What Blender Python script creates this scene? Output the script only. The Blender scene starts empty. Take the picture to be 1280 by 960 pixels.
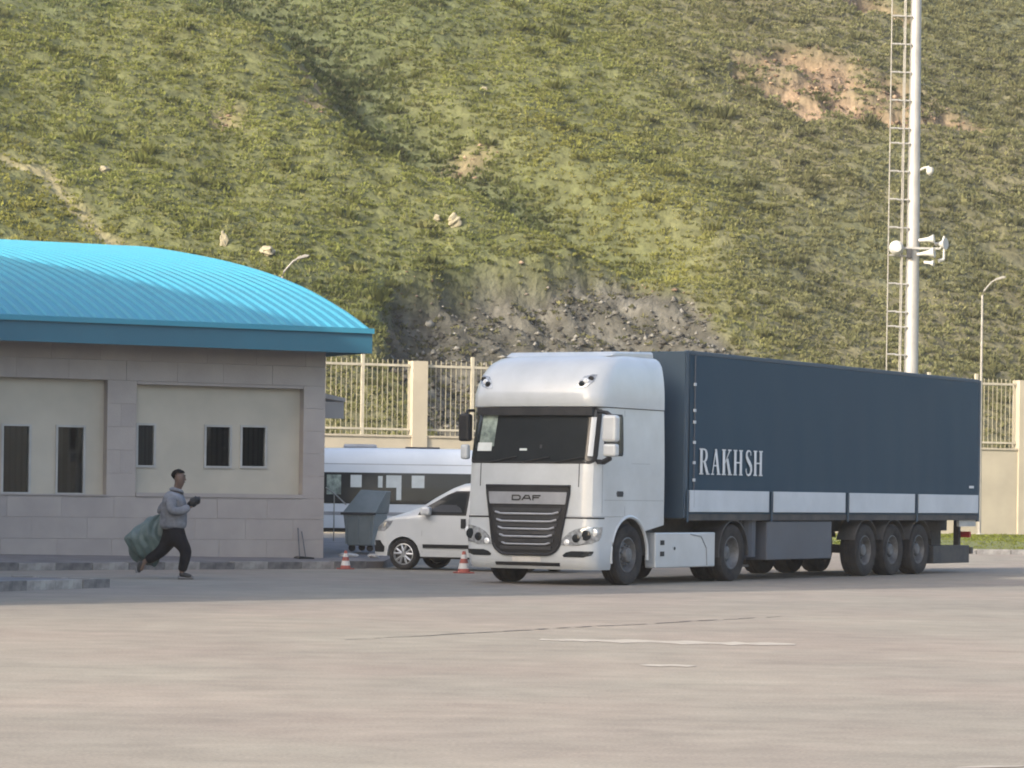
import bpy, bmesh, math, random
import numpy as np
from mathutils import Vector, Matrix
R = math.radians
random.seed(7); rng = np.random.default_rng(7)
sc = bpy.context.scene
C = sc.collection

# ------------------------------------------------------------------ camera, world, sun, exposure
HAZE = 0.0003
ROLL = 0.014
cam_d = bpy.data.cameras.new('camera'); cam = bpy.data.objects.new('camera', cam_d); C.objects.link(cam)
cam_d.sensor_width = 36; cam_d.lens = 3947.55/1280*36; cam_d.shift_y = (617.1-480)/1280
cam_d.clip_start = 0.5; cam_d.clip_end = 4000
cr, sr = math.cos(ROLL), math.sin(ROLL)
cam.matrix_world = Matrix(((cr, -sr, 0, 0), (0, 0, -1, 0), (sr, cr, 0, 1.496), (0, 0, 0, 1)))
sc.camera = cam

SUN_EL = R(25); SUN_AZ = math.atan2(-.703, -.711)        # towards the sun: behind the camera, to its left
world = bpy.data.worlds.new('World'); sc.world = world; world.use_nodes = True
wn = world.node_tree.nodes; wl = world.node_tree.links
sky = wn.new('ShaderNodeTexSky'); sky.sky_type = 'NISHITA'; sky.sun_disc = False
sky.sun_elevation = SUN_EL; sky.sun_rotation = SUN_AZ; sky.dust_density = 4.0; sky.air_density = 1.0
wl.new(sky.outputs[0], wn['Background'].inputs[0]); wn['Background'].inputs[1].default_value = 0.15
sd = bpy.data.lights.new('sun', 'SUN'); sun = bpy.data.objects.new('sun', sd); C.objects.link(sun)
sd.energy = 2.1; sd.angle = R(0.6); sd.color = (1.0, .91, .79)
sun.rotation_euler = Vector((math.cos(SUN_EL)*.703, math.cos(SUN_EL)*.711, -math.sin(SUN_EL))).to_track_quat('-Z', 'Y').to_euler()
sc.cycles.filter_width = 1.9      # soft lens
sc.view_settings.view_transform = 'Standard'; sc.view_settings.look = 'None'
sc.view_settings.exposure = 1.52; sc.view_settings.gamma = 1.0

# ------------------------------------------------------------------ helpers
PATCH_CENTRE = (1.4, 0, 1.6)      # inside point of the vehicle whose panels are being laid
class MB:
    """collects shapes; build() links them as ONE mesh object"""
    def __init__(s): s.v = []; s.f = []
    def add(s, v, f):
        n = len(s.v); s.v += [tuple(p) for p in v]; s.f += [tuple(i+n for i in q) for q in f]; return s
    def box(s, x0, x1, y0, y1, z0, z1, ang=0, piv=None, axis='Z'):
        v = [(x, y, z) for z in (z0, z1) for x, y in ((x0, y0), (x1, y0), (x1, y1), (x0, y1))]
        if ang:
            p = Vector(piv or ((x0+x1)/2, (y0+y1)/2, (z0+z1)/2)); m = Matrix.Rotation(ang, 3, axis)
            v = [tuple(p + m @ (Vector(q)-p)) for q in v]
        return s.add(v, [(0, 3, 2, 1), (4, 5, 6, 7), (0, 1, 5, 4), (1, 2, 6, 5), (2, 3, 7, 6), (3, 0, 4, 7)])
    def prism(s, poly, axis, a, b):
        """poly of 2D points extruded along axis ('x','y','z') from a to b"""
        def P(p, c): return {'x': (c, p[0], p[1]), 'y': (p[0], c, p[1]), 'z': (p[0], p[1], c)}[axis]
        n = len(poly); v = [P(p, a) for p in poly]+[P(p, b) for p in poly]
        return s.add(v, [tuple(range(n))[::-1], tuple(range(n, 2*n))]+[(i, (i+1) % n, n+(i+1) % n, n+i) for i in range(n)])
    def tube(s, pts, r, n=8, caps=True):
        pts = [Vector(p) for p in pts]; rs = r if isinstance(r, (list, tuple)) else [r]*len(pts)
        v = []; f = []
        for i, p in enumerate(pts):
            d = (pts[min(i+1, len(pts)-1)]-pts[max(i-1, 0)]).normalized()
            u = d.cross(Vector((0, 0, 1)) if abs(d.z) < .95 else Vector((1, 0, 0))).normalized(); w = d.cross(u)
            v += [tuple(p+(u*math.cos(2*math.pi*k/n)+w*math.sin(2*math.pi*k/n))*rs[i]) for k in range(n)]
        for i in range(len(pts)-1):
            f += [(i*n+k, i*n+(k+1) % n, (i+1)*n+(k+1) % n, (i+1)*n+k) for k in range(n)]
        if caps: f += [tuple(range(n))[::-1], tuple(range((len(pts)-1)*n, len(pts)*n))]
        return s.add(v, f)
    def lathe(s, prof, n=24, axis='y', c=(0, 0, 0)):
        """prof: (radius, offset along axis)"""
        v = []; f = []; m = len(prof)
        for k in range(n):
            a = 2*math.pi*k/n; ca, sa = math.cos(a), math.sin(a)
            for r, h in prof:
                p = {'y': (r*ca, h, r*sa), 'z': (r*ca, r*sa, h), 'x': (h, r*ca, r*sa)}[axis]
                v.append((p[0]+c[0], p[1]+c[1], p[2]+c[2]))
        for k in range(n):
            k2 = (k+1) % n
            f += [(k*m+i, k*m+i+1, k2*m+i+1, k2*m+i) for i in range(m-1)]
        return s.add(v, f)
    def patch(s, surf, rows, nu=12, off=.01, skirt=.02):
        ctr = Vector(PATCH_CENTRE)
        """strip patch on surf(u,v): rows of (v,u0,u1), lifted by off, edges folded down"""
        def N(u, v):
            e = 1e-3; a = Vector(surf(u+e, v))-Vector(surf(u-e, v)); b = Vector(surf(u, v+e))-Vector(surf(u, v-e))
            n = a.cross(b); n = n.normalized() if n.length > 1e-12 else Vector((0, 0, 1))
            return n if n.dot(Vector(surf(u, v))-ctr) > 0 else -n
        v = []; f = []; m = nu+1
        top = []; low = []
        for (vv, u0, u1) in rows:
            for i in range(m):
                u = u0+(u1-u0)*i/nu; p = Vector(surf(u, vv)); n = N(u, vv)
                top.append(p+n*off); low.append(p-n*skirt)
        nr = len(rows); v = top+low; o = len(top)
        for r in range(nr-1):
            f += [(r*m+i, r*m+i+1, (r+1)*m+i+1, (r+1)*m+i) for i in range(nu)]
        if skirt:
            rim = [i for i in range(m)]+[r*m+nu for r in range(1, nr)]+[(nr-1)*m+i for i in range(nu-1, -1, -1)]+[r*m for r in range(nr-2, 0, -1)]
            f += [(rim[i], o+rim[i], o+rim[(i+1) % len(rim)], rim[(i+1) % len(rim)]) for i in range(len(rim))]
        return s.add(v, f)
    def mesh(s, name, mat, xf=None, smooth=False):
        me = bpy.data.meshes.new(name)
        me.from_pydata([xf(*p) for p in s.v] if xf else s.v, [], s.f)
        bm = bmesh.new(); bm.from_mesh(me); bmesh.ops.recalc_face_normals(bm, faces=bm.faces); bm.to_mesh(me); bm.free()
        if smooth: me.shade_smooth() if smooth is True else me.set_sharp_from_angle(angle=R(smooth))
        if smooth and smooth is not True: pass
        if mat: me.materials.append(mat)
        return me
    def build(s, name, mat, parent=None, xf=None, smooth=False, bevel=0):
        o = bpy.data.objects.new(name, s.mesh(name, mat, xf, smooth)); C.objects.link(o)
        if parent: o.parent = parent
        if bevel:
            b = o.modifiers.new('Bevel', 'BEVEL'); b.width = bevel; b.segments = 2; b.limit_method = 'ANGLE'; b.angle_limit = R(40)
        return o

def tag(o, label=None, cat=None, group=None, kind=None):
    for k, v in (('label', label), ('category', cat), ('group', group), ('kind', kind)):
        if v: o[k] = v
    return o
def thing(name, label, cat, loc=(0, 0, 0), rz=0, group=None):
    o = bpy.data.objects.new(name, None); C.objects.link(o); o.location = loc; o.rotation_euler = (0, 0, rz); o.empty_display_size = .3
    return tag(o, label, cat, group)
def link_copy(mesh, name, parent, loc=(0, 0, 0), rz=0):
    o = bpy.data.objects.new(name, mesh); C.objects.link(o); o.parent = parent; o.location = loc; o.rotation_euler = (0, 0, rz); return o

# value noise for terrain and scatter
def vnoise(x, y, seed=0):
    xi = np.floor(x).astype(np.int64); yi = np.floor(y).astype(np.int64); fx = x-xi; fy = y-yi
    fx = fx*fx*(3-2*fx); fy = fy*fy*(3-2*fy)
    def h(a, b):
        n = (a*374761393+b*668265263+seed*982451653) & 0x7fffffff
        n = (n ^ (n >> 13))*1274126177 & 0x7fffffff
        return ((n ^ (n >> 16)) & 0xffff)/65535.0
    return (h(xi, yi)*(1-fx)+h(xi+1, yi)*fx)*(1-fy)+(h(xi, yi+1)*(1-fx)+h(xi+1, yi+1)*fx)*fy
def fbm(x, y, seed=0, oct=4):
    t = 0; a = .5
    for o in range(oct): t = t+a*(vnoise(x*2**o, y*2**o, seed+o*17)-.5)*2; a *= .5
    return t

# ------------------------------------------------------------------ materials
def mat(name, col, rough=.6, metal=0, col2=None, scale=3, detail=5, amt=1.0, bump=0, bscale=40, stretch=(1, 1, 1), spec=.5, coat=0, lo=.35, hi=.65):
    m = bpy.data.materials.new(name); m.use_nodes = True; nt = m.node_tree; N = nt.nodes; L = nt.links
    b = N['Principled BSDF']; b.inputs['Roughness'].default_value = rough; b.inputs['Metallic'].default_value = metal
    b.inputs['Specular IOR Level'].default_value = spec; b.inputs['Coat Weight'].default_value = coat
    tc = N.new('ShaderNodeTexCoord'); mp = N.new('ShaderNodeMapping'); mp.inputs['Scale'].default_value = stretch
    L.new(tc.outputs['Object'], mp.inputs[0])
    no = N.new('ShaderNodeTexNoise'); no.inputs['Scale'].default_value = scale; no.inputs['Detail'].default_value = detail; no.inputs['Roughness'].default_value = .6
    L.new(mp.outputs[0], no.inputs['Vector'])
    rp = N.new('ShaderNodeValToRGB'); rp.color_ramp.elements[0].position = lo; rp.color_ramp.elements[1].position = hi
    c2 = col2 or tuple(c*.8 for c in col)
    c2 = tuple(a+(q-a)*amt for a, q in zip(col, c2))
    rp.color_ramp.elements[0].color = (*c2, 1); rp.color_ramp.elements[1].color = (*col, 1)
    L.new(no.outputs[0], rp.inputs[0]); L.new(rp.outputs[0], b.inputs['Base Color'])
    if bump:
        n2 = N.new('ShaderNodeTexNoise'); n2.inputs['Scale'].default_value = bscale; n2.inputs['Detail'].default_value = 4
        L.new(mp.outputs[0], n2.inputs['Vector'])
        bp = N.new('ShaderNodeBump'); bp.inputs['Strength'].default_value = bump; bp.inputs['Distance'].default_value = .02
        L.new(n2.outputs[0], bp.inputs['Height']); L.new(bp.outputs[0], b.inputs['Normal'])
    return m
def glass_mat(name, tint=(.35, .42, .42), mixf=.25, rough=.03):
    """tinted window glass: part glossy, part see-through"""
    m = bpy.data.materials.new(name); m.use_nodes = True; nt = m.node_tree; N = nt.nodes; L = nt.links
    out = N['Material Output']; N.remove(N['Principled BSDF'])
    tr = N.new('ShaderNodeBsdfTransparent'); tr.inputs[0].default_value = (*tint, 1)
    gl = N.new('ShaderNodeBsdfGlossy'); gl.inputs['Roughness'].default_value = rough; gl.inputs[0].default_value = (.9, .95, 1, 1)
    fr = N.new('ShaderNodeFresnel'); fr.inputs[0].default_value = 1.5
    no = N.new('ShaderNodeTexNoise'); no.inputs['Scale'].default_value = 1.2
    bp = N.new('ShaderNodeBump'); bp.inputs['Strength'].default_value = .03; L.new(no.outputs[0], bp.inputs['Height']); L.new(bp.outputs[0], gl.inputs['Normal'])
    ad = N.new('ShaderNodeMath'); ad.operation = 'MULTIPLY_ADD'; ad.inputs[1].default_value = 1.0; ad.inputs[2].default_value = mixf
    L.new(fr.outputs[0], ad.inputs[0])
    mx = N.new('ShaderNodeMixShader'); L.new(ad.outputs[0], mx.inputs[0]); L.new(tr.outputs[0], mx.inputs[1]); L.new(gl.outputs[0], mx.inputs[2])
    L.new(mx.outputs[0], out.inputs[0]); return m
def attr_mat(name, rough=.9, bump=.4, bscale=6, var=.35, vscale=2.5, transl=0):
    """colour from the mesh's Col attribute (soil and plant kinds), broken up by noise"""
    m = bpy.data.materials.new(name); m.use_nodes = True; nt = m.node_tree; N = nt.nodes; L = nt.links; b = N['Principled BSDF']
    at = N.new('ShaderNodeAttribute'); at.attribute_name = 'Col'; tc = N.new('ShaderNodeTexCoord')
    no = N.new('ShaderNodeTexNoise'); no.inputs['Scale'].default_value = vscale; no.inputs['Detail'].default_value = 6; L.new(tc.outputs['Object'], no.inputs['Vector'])
    mr = N.new('ShaderNodeMapRange'); mr.inputs[1].default_value = .3; mr.inputs[2].default_value = .7; mr.inputs[3].default_value = 1-var; mr.inputs[4].default_value = 1+var
    L.new(no.outputs[0], mr.inputs[0])
    mu = N.new('ShaderNodeVectorMath'); mu.operation = 'SCALE'; L.new(at.outputs['Color'], mu.inputs[0]); L.new(mr.outputs[0], mu.inputs['Scale'])
    L.new(mu.outputs[0], b.inputs['Base Color']); b.inputs['Roughness'].default_value = rough; b.inputs['Specular IOR Level'].default_value = .15
    if transl:
        tb = N.new('ShaderNodeBsdfTranslucent'); L.new(mu.outputs[0], tb.inputs[0]); mx = N.new('ShaderNodeMixShader'); mx.inputs[0].default_value = transl
        L.new(b.outputs[0], mx.inputs[1]); L.new(tb.outputs[0], mx.inputs[2]); L.new(mx.outputs[0], N['Material Output'].inputs[0])
    if bump:
        n2 = N.new('ShaderNodeTexNoise'); n2.inputs['Scale'].default_value = bscale; n2.inputs['Detail'].default_value = 6; L.new(tc.outputs['Object'], n2.inputs['Vector'])
        bp = N.new('ShaderNodeBump'); bp.inputs['Strength'].default_value = bump; bp.inputs['Distance'].default_value = .2
        L.new(n2.outputs[0], bp.inputs['Height']); L.new(bp.outputs[0], b.inputs['Normal'])
    return m

def yard_mat():
    """worn dusty concrete yard: broad dust patches, wheel-swept streaks, fine grit"""
    m = bpy.data.materials.new('yard_concrete'); m.use_nodes = True; nt = m.node_tree; N = nt.nodes; L = nt.links; b = N['Principled BSDF']
    tc = N.new('ShaderNodeTexCoord')
    def noise(scale, st, det=6, rot=0):
        mp = N.new('ShaderNodeMapping'); mp.inputs['Scale'].default_value = st; mp.inputs['Rotation'].default_value = (0, 0, rot); L.new(tc.outputs['Object'], mp.inputs[0])
        n = N.new('ShaderNodeTexNoise'); n.inputs['Scale'].default_value = scale; n.inputs['Detail'].default_value = det; n.inputs['Roughness'].default_value = .62; L.new(mp.outputs[0], n.inputs['Vector']); return n
    def ramp(n, p0, c0, p1, c1):
        r = N.new('ShaderNodeValToRGB'); r.color_ramp.elements[0].position = p0; r.color_ramp.elements[0].color = (*c0, 1)
        r.color_ramp.elements[1].position = p1; r.color_ramp.elements[1].color = (*c1, 1); L.new(n.outputs[0], r.inputs[0]); return r
    def mix(kind, f, a, c):
        x = N.new('ShaderNodeMix'); x.data_type = 'RGBA'; x.blend_type = kind; x.inputs[0].default_value = f
        L.new(a.outputs[0], x.inputs[6]); L.new(c.outputs[0], x.inputs[7])
        class O: outputs = [x.outputs[2]]
        return O
    big = ramp(noise(.22, (1, .5, 1), 4), .35, (.235, .208, .18), .68, (.285, .258, .218))
    pink = ramp(noise(.5, (.5, .35, 1), 3), .4, (.96, .975, .96), .62, (1.04, 1.0, .99))
    strk = ramp(noise(.9, (.35, 1.0, 1), 6, R(8)), .33, (.88, .875, .87), .66, (1.04, 1.04, 1.03))
    mid = ramp(noise(2.2, (.8, 1, 1), 9), .32, (.84, .835, .83), .68, (1.08, 1.08, 1.07))
    grit = ramp(noise(38, (1, 1, 1), 3), .35, (.82, .82, .82), .65, (1.1, 1.1, 1.1))
    o = mix('MULTIPLY', 1, mix('MULTIPLY', 1, mix('MULTIPLY', 1, mix('MULTIPLY', 1, big, pink), strk), mid), grit)
    L.new(o.outputs[0], b.inputs['Base Color']); b.inputs['Roughness'].default_value = .85; b.inputs['Specular IOR Level'].default_value = .25
    bp = N.new('ShaderNodeBump'); bp.inputs['Strength'].default_value = .25; bp.inputs['Distance'].default_value = .01
    L.new(noise(25, (1, 1, 1), 5).outputs[0], bp.inputs['Height']); L.new(bp.outputs[0], b.inputs['Normal'])
    return m

M = {}
M['yard'] = yard_mat()
M['pave'] = mat('paving', (.17, .16, .165), .9, col2=(.12, .115, .12), scale=1.5, bump=.3)
M['kerb_pale'] = mat('kerb_pale', (.36, .345, .32), .9, col2=(.18, .17, .16), scale=4, bump=.5, bscale=20)
M['kerb_dark'] = mat('kerb_dark', (.11, .107, .108), .9, col2=(.22, .21, .20), scale=5, bump=.5, bscale=20)
M['tar'] = mat('tar', (.07, .06, .055), .8)
M['chalk'] = mat('worn_paint', (.345, .315, .27), .9, col2=(.265, .24, .205), scale=5)
M['stone'] = mat('stone_cladding', (.40, .365, .335), .75, col2=(.335, .305, .285), scale=1.6, detail=8, bump=.15, bscale=30, lo=.3, hi=.7)
M['stone_b'] = mat('stone_cladding_b', (.385, .35, .325), .75, col2=(.32, .292, .274), scale=1.4, detail=8, bump=.15, bscale=30, lo=.3, hi=.7)
M['mortar'] = mat('mortar', (.33, .305, .285), .9)
M['plaster'] = mat('cream_plaster', (.50, .465, .385), .85, col2=(.42, .395, .33), scale=.9, bump=.1, bscale=60)
M['winframe'] = mat('window_frame_white', (.44, .44, .42), .5)
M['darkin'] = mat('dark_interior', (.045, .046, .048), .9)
M['blind'] = mat('blind', (.16, .165, .16), .8)
M['roof'] = mat('blue_roof_steel', (.035, .235, .335), .5, col2=(.04, .215, .30), scale=.7, spec=.5)
M['fascia'] = mat('blue_fascia', (.025, .125, .185), .5, col2=(.025, .11, .165), scale=.8)
M['soffit'] = mat('soffit', (.12, .125, .13), .8)
M['wallpale'] = mat('boundary_wall', (.40, .355, .27), .9, col2=(.33, .295, .225), scale=.7, detail=7, bump=.15, bscale=25)
M['fence'] = mat('fence_paint', (.42, .385, .30), .55, col2=(.33, .30, .23), scale=5)
M['fencebar'] = mat('fence_bar_paint', (.34, .31, .22), .6, col2=(.26, .235, .16), scale=5)
M['galv'] = mat('galvanised', (.33, .325, .305), .5, .2, col2=(.27, .265, .25), scale=3)
M['lamppost'] = mat('lamp_post_grey', (.27, .26, .23), .6, col2=(.21, .2, .18), scale=4)
M['lampwhite'] = mat('lamp_white', (.43, .43, .40), .5)
M['white'] = mat('white_paint', (.49, .515, .53), .3, col2=(.40, .42, .43), scale=1.3, coat=.4, lo=.3, hi=.7)
M['whitecar'] = mat('white_car_paint', (.55, .57, .58), .28, col2=(.49, .51, .52), scale=1.2, coat=.5)
M['whitebus'] = mat('white_bus_paint', (.62, .66, .70), .35, col2=(.56, .60, .64), scale=1.0, coat=.3)
M['black'] = mat('black_plastic', (.012, .013, .015), .55, spec=.3, col2=(.020, .020, .022), scale=4)
M['darkgrey'] = mat('dark_grey_plastic', (.028, .030, .034), .6, spec=.3, col2=(.045, .045, .048), scale=3)
M['chassis'] = mat('chassis', (.035, .036, .04), .8, col2=(.07, .065, .06), scale=3)
M['tyre'] = mat('tyre', (.020, .020, .022), .95, spec=.2, col2=(.045, .042, .040), scale=4, bump=.3, bscale=30)
M['rim'] = mat('rim_steel', (.15, .155, .162), .55, .2, col2=(.085, .082, .08), scale=6)
M['alloy'] = mat('alloy', (.5, .51, .52), .35, .6)
M['chrome'] = mat('chrome', (.6, .62, .65), .2, .9)
M['silver'] = mat('silver_trim', (.30, .31, .33), .45, .2)
M['glass'] = glass_mat('windscreen_glass', (.26, .31, .31), .03)
M['glassd'] = glass_mat('dark_glass', (.12, .15, .15), .04)
M['winglass'] = glass_mat('building_glass', (.5, .52, .52), .0)
M['lens'] = mat('lamp_lens', (.45, .47, .48), .12, .3, col2=(.2, .21, .22), scale=14, coat=1)
M['lensdark'] = mat('lamp_dark', (.018, .021, .023), .12, 0, col2=(.014, .017, .019), scale=2, spec=.32)
M['lensw'] = mat('lamp_bright', (.85, .86, .86), .15, .2, coat=1)
M['red'] = mat('red_lens', (.35, .02, .02), .3)
M['orange'] = mat('cone_orange', (.38, .10, .075), .7, col2=(.28, .08, .065), scale=5)
M['conew'] = mat('cone_white', (.65, .63, .6), .6)
M['navy'] = mat('navy_tarpaulin', (.008, .036, .066), .62, col2=(.014, .043, .071), scale=.45, detail=6, bump=.12, bscale=7, spec=.25, lo=.3, hi=.7)
M['navyd'] = mat('navy_front', (.018, .042, .07), .55, col2=(.024, .05, .08), scale=1)
M['board'] = mat('pale_board', (.50, .53, .56), .5, col2=(.43, .46, .49), scale=1.4)
M['letter'] = mat('lettering', (.68, .70, .71), .6)
M['toolbox'] = mat('grey_box', (.066, .076, .098), .5, col2=(.054, .062, .08), scale=1)
M['bin'] = mat('bin_steel', (.20, .23, .235), .55, .0, col2=(.16, .19, .195), scale=3, bump=.1)
M['greypatch'] = mat('grey_patch', (.05, .055, .065), .9)
M['paper'] = mat('paper', (.62, .66, .64), .9)
M['hivis'] = mat('pale_yellow_green', (.42, .50, .12), .7)
M['skin'] = mat('skin', (.15, .095, .072), .6, col2=(.125, .08, .06), scale=12)
M['hair'] = mat('hair', (.010, .009, .009), .9, bump=.5, bscale=60, spec=.1)
M['sweater'] = mat('grey_sweater', (.235, .245, .27), .95, col2=(.15, .158, .178), scale=7, bump=.9, bscale=13, spec=.1)
M['trouser'] = mat('black_trousers', (.010, .010, .014), .9, col2=(.016, .016, .02), scale=7, bump=.6, bscale=14, spec=.1)
M['shoe'] = mat('shoe', (.02, .02, .022), .6)
M['sole'] = mat('shoe_sole', (.16, .16, .165), .8)
M['sack'] = mat('green_sack', (.055, .085, .08), .45, col2=(.085, .125, .115), scale=5, bump=1.0, bscale=7)
M['litter'] = mat('litter', (.5, .48, .46), .8)
M['hall'] = mat('hall_wall', (.34, .33, .31), .85, col2=(.29, .28, .27), scale=.4)
M['rockpale'] = mat('pale_rock', (.30, .27, .19), .95, col2=(.17, .155, .10), scale=3, bump=.6, bscale=8)
M['grass'] = attr_mat('grass_tuft', .85, 0, var=.18, vscale=.6, transl=.5)
M['hill'] = attr_mat('hill_soil', .95, .9, 3.5, .3, 1.6)
M['clod'] = attr_mat('stone_rubble', .95, 0, var=.2, vscale=3)
M['verge'] = mat('verge_soil', (.115, .13, .04), .95, col2=(.09, .10, .035), scale=2, bump=.4)

# ------------------------------------------------------------------ site axes: a runs along the boundary wall, b away from the camera
AW = np.array([.9152, .4030]); BW = np.array([-.4030, .9152]); SITE = math.atan2(.4030, .9152)
def ab(a, b): return (a*AW[0]+b*BW[0], a*AW[1]+b*BW[1])
def toab(x, y): return (x*AW[0]+y*AW[1], x*BW[0]+y*BW[1])
def sstep(x, e0, e1):
    t = np.clip((x-e0)/(e1-e0), 0, 1); return t*t*(3-2*t)
def g(b): return .30*np.clip((np.asarray(b, float)-61)/11, 0, 1)
def grid_obj(name, av, bv, zf, m, keep=None):
    A, B = np.meshgrid(av, bv); Z = zf(A, B); X = A*AW[0]+B*BW[0]; Y = A*AW[1]+B*BW[1]
    n, k = len(av), len(bv); idx = np.arange(n*k).reshape(k, n)
    q = np.stack([idx[:-1, :-1], idx[:-1, 1:], idx[1:, 1:], idx[1:, :-1]], -1).reshape(-1, 4)
    me = bpy.data.meshes.new(name); co = np.stack([X, Y, Z], -1).reshape(-1, 3).astype(np.float32)
    me.vertices.add(len(co)); me.vertices.foreach_set('co', co.ravel())
    me.loops.add(q.size); me.loops.foreach_set('vertex_index', q.ravel().astype(np.int32))
    me.polygons.add(len(q)); me.polygons.foreach_set('loop_start', np.arange(0, q.size, 4, dtype=np.int32))
    me.update(calc_edges=True); me.shade_smooth(); me.materials.append(m)
    o = bpy.data.objects.new(name, me); C.objects.link(o); return o, A, B
def set_col(me, col):
    at = me.color_attributes.new('Col', 'FLOAT_COLOR', 'POINT')
    at.data.foreach_set('color', np.concatenate([col, np.ones((len(col), 1))], 1).astype(np.float32).ravel())

o, _, _ = grid_obj('ground', np.array([-400, -200, -100, -40]+list(range(-30, 121, 5))+[200, 400.]),
                   np.array([-400, -200, -100, -20, 0, 15, 30, 45, 55, 59]+list(np.arange(60, 74, 1.))+[80, 90, 120, 250, 400]), lambda a, b: g(b)-0.0, M['yard'])
tag(o, kind='structure')

# pavement along the office, with painted kerb stones
F0 = Vector((-16.0, 50.46)); F1 = Vector((-2.4, 61.76))
fd = (F1-F0).normalized(); fn = Vector((-fd.y, fd.x))
pv = MB(); i0 = F0+fn*.16; i1 = F1+fn*.16
B1 = Vector((-1.7, 74)); B0 = Vector((-26, 62))
pv.add([(i0.x, i0.y, .135), (i1.x, i1.y, .135), (B1.x, B1.y, .43), (B0.x, B0.y, .30), (i0.x, i0.y, -.3), (i1.x, i1.y, -.3), (B1.x, B1.y, -.3), (B0.x, B0.y, -.3)],
       [(0, 1, 2), (0, 2, 3), (0, 4, 5, 1), (1, 5, 6, 2), (2, 6, 7, 3), (3, 7, 4, 0)])
pavement = tag(pv.build('pavement', M['pave']), kind='structure')
def stone_mesh(L, m, seed, h=.14, w=.16):
    r = random.Random(seed); b = MB(); b.box(0, L-.015, 0, w, -.2, h)
    return b.mesh('kerb_stone', m)
kp = [stone_mesh(.78, M['kerb_pale'], 1), stone_mesh(.78, M['kerb_dark'], 2)]
n = int((F1-F0).length/.78)
for i in range(n):
    p = F0+fd*(i*.78)
    k = link_copy(kp[(i//1) % 2], 'kerb_stone', pavement, (p.x, p.y, random.uniform(-.012, .008)), math.atan2(fd.y, fd.x)+random.uniform(-.012, .012))

# traffic island at the left with its own kerb stones
I0 = Vector((-9.4, 40.7)); I1 = Vector((-6.02, 47.5)); idr = (I1-I0).normalized(); inn = Vector((-idr.y, idr.x))
isl = MB(); j0 = I0+inn*.17; j1 = I1+inn*.17-idr*.12
j2 = I1+inn*1.75-idr*.12; j3 = I0+inn*1.75
isl.prism([tuple(j0), tuple(j1), tuple(j2), tuple(j3)], 'z', -.2, .12)
island = tag(isl.build('traffic_island', M['pave']), kind='structure')
n = int((I1-I0).length/.72)
kp2 = [stone_mesh(.72, M['kerb_pale'], 3, .135), stone_mesh(.72, M['kerb_dark'], 4, .135)]
for i in range(n):
    p = I0+idr*((I1-I0).length-(i+1)*.72)
    link_copy(kp2[0 if i % 3 else 1], 'kerb_stone', island, (p.x, p.y, random.uniform(-.01, .01)), math.atan2(idr.y, idr.x)+random.uniform(-.02, .02))
for i in range(3):
    p = I1+inn*(.18+i*.52)
    link_copy(kp2[0], 'kerb_stone', island, (p.x, p.y, random.uniform(-.01, .01)), math.atan2(inn.y, inn.x)).scale = (.71, .8, 1)

# seam of tar and worn paint on the yard
def strip(name, p0, p1, w, m, z=.004, seed=0, wob=.05, gaps=False):
    r = random.Random(seed); p0 = Vector(p0); p1 = Vector(p1); d = (p1-p0); Ln = d.length; d.normalize(); nn = Vector((-d.y, d.x))
    b = MB(); k = int(Ln/.12); v = []; f = []; off = 0
    for i in range(k+1):
        off = off*.85+r.uniform(-wob, wob)*.5; ww = w*r.uniform(.35, 1)*(.25+.75*math.sin(math.pi*min(1, max(.02, i/k)))**.5); c = p0+d*(Ln*i/k)+nn*off
        v += [(c.x-nn.x*ww/2, c.y-nn.y*ww/2, z), (c.x+nn.x*ww/2, c.y+nn.y*ww/2, z)]
        if i and not (gaps and r.random() < .22): f.append((2*i-2, 2*i-1, 2*i+1, 2*i))
    b.add(v, f); return tag(b.build(name, m), kind='structure')
strip('tar_seam', (-1.67, 31.8), (3.5, 39.8), .09, M['tar'], seed=1, gaps=True)
strip('worn_paint_line', (.3, 32.4), (2.9, 32.1), 1.0, M['chalk'], seed=2, wob=.1)
strip('worn_paint_patch', (1.15, 27.8), (1.62, 27.9), .55, M['chalk'], seed=3, wob=.1)
strip('worn_paint_patch', (2.5, 17.6), (2.95, 17.8), .12, M['chalk'], seed=5, wob=.05)

# grass verge on the right with its kerb
va = np.arange(38, 112.1, 1.); vb = np.arange(66.95, 87.1, .75)
o, _, _ = grid_obj('grass_verge', va, vb, lambda a, b: g(b)+.115+.03*fbm(a*.5, b*.5, 3)*sstep(b, 67.5, 69), M['verge']); tag(o, kind='structure'); verge = o
kv = stone_mesh(.98, M['kerb_pale'], 9, .12, .15)
vk = tag(MB().box(0, 1, 0, 1, -1.2, -1).build('verge_kerb', M['kerb_pale']), kind='structure')
for i in range(45):
    x, y = ab(38+i*1.0, 66.8); link_copy(kv, 'kerb_stone', vk, (x, y, float(g(66.8))+random.uniform(-.01, .01)), SITE)

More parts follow.
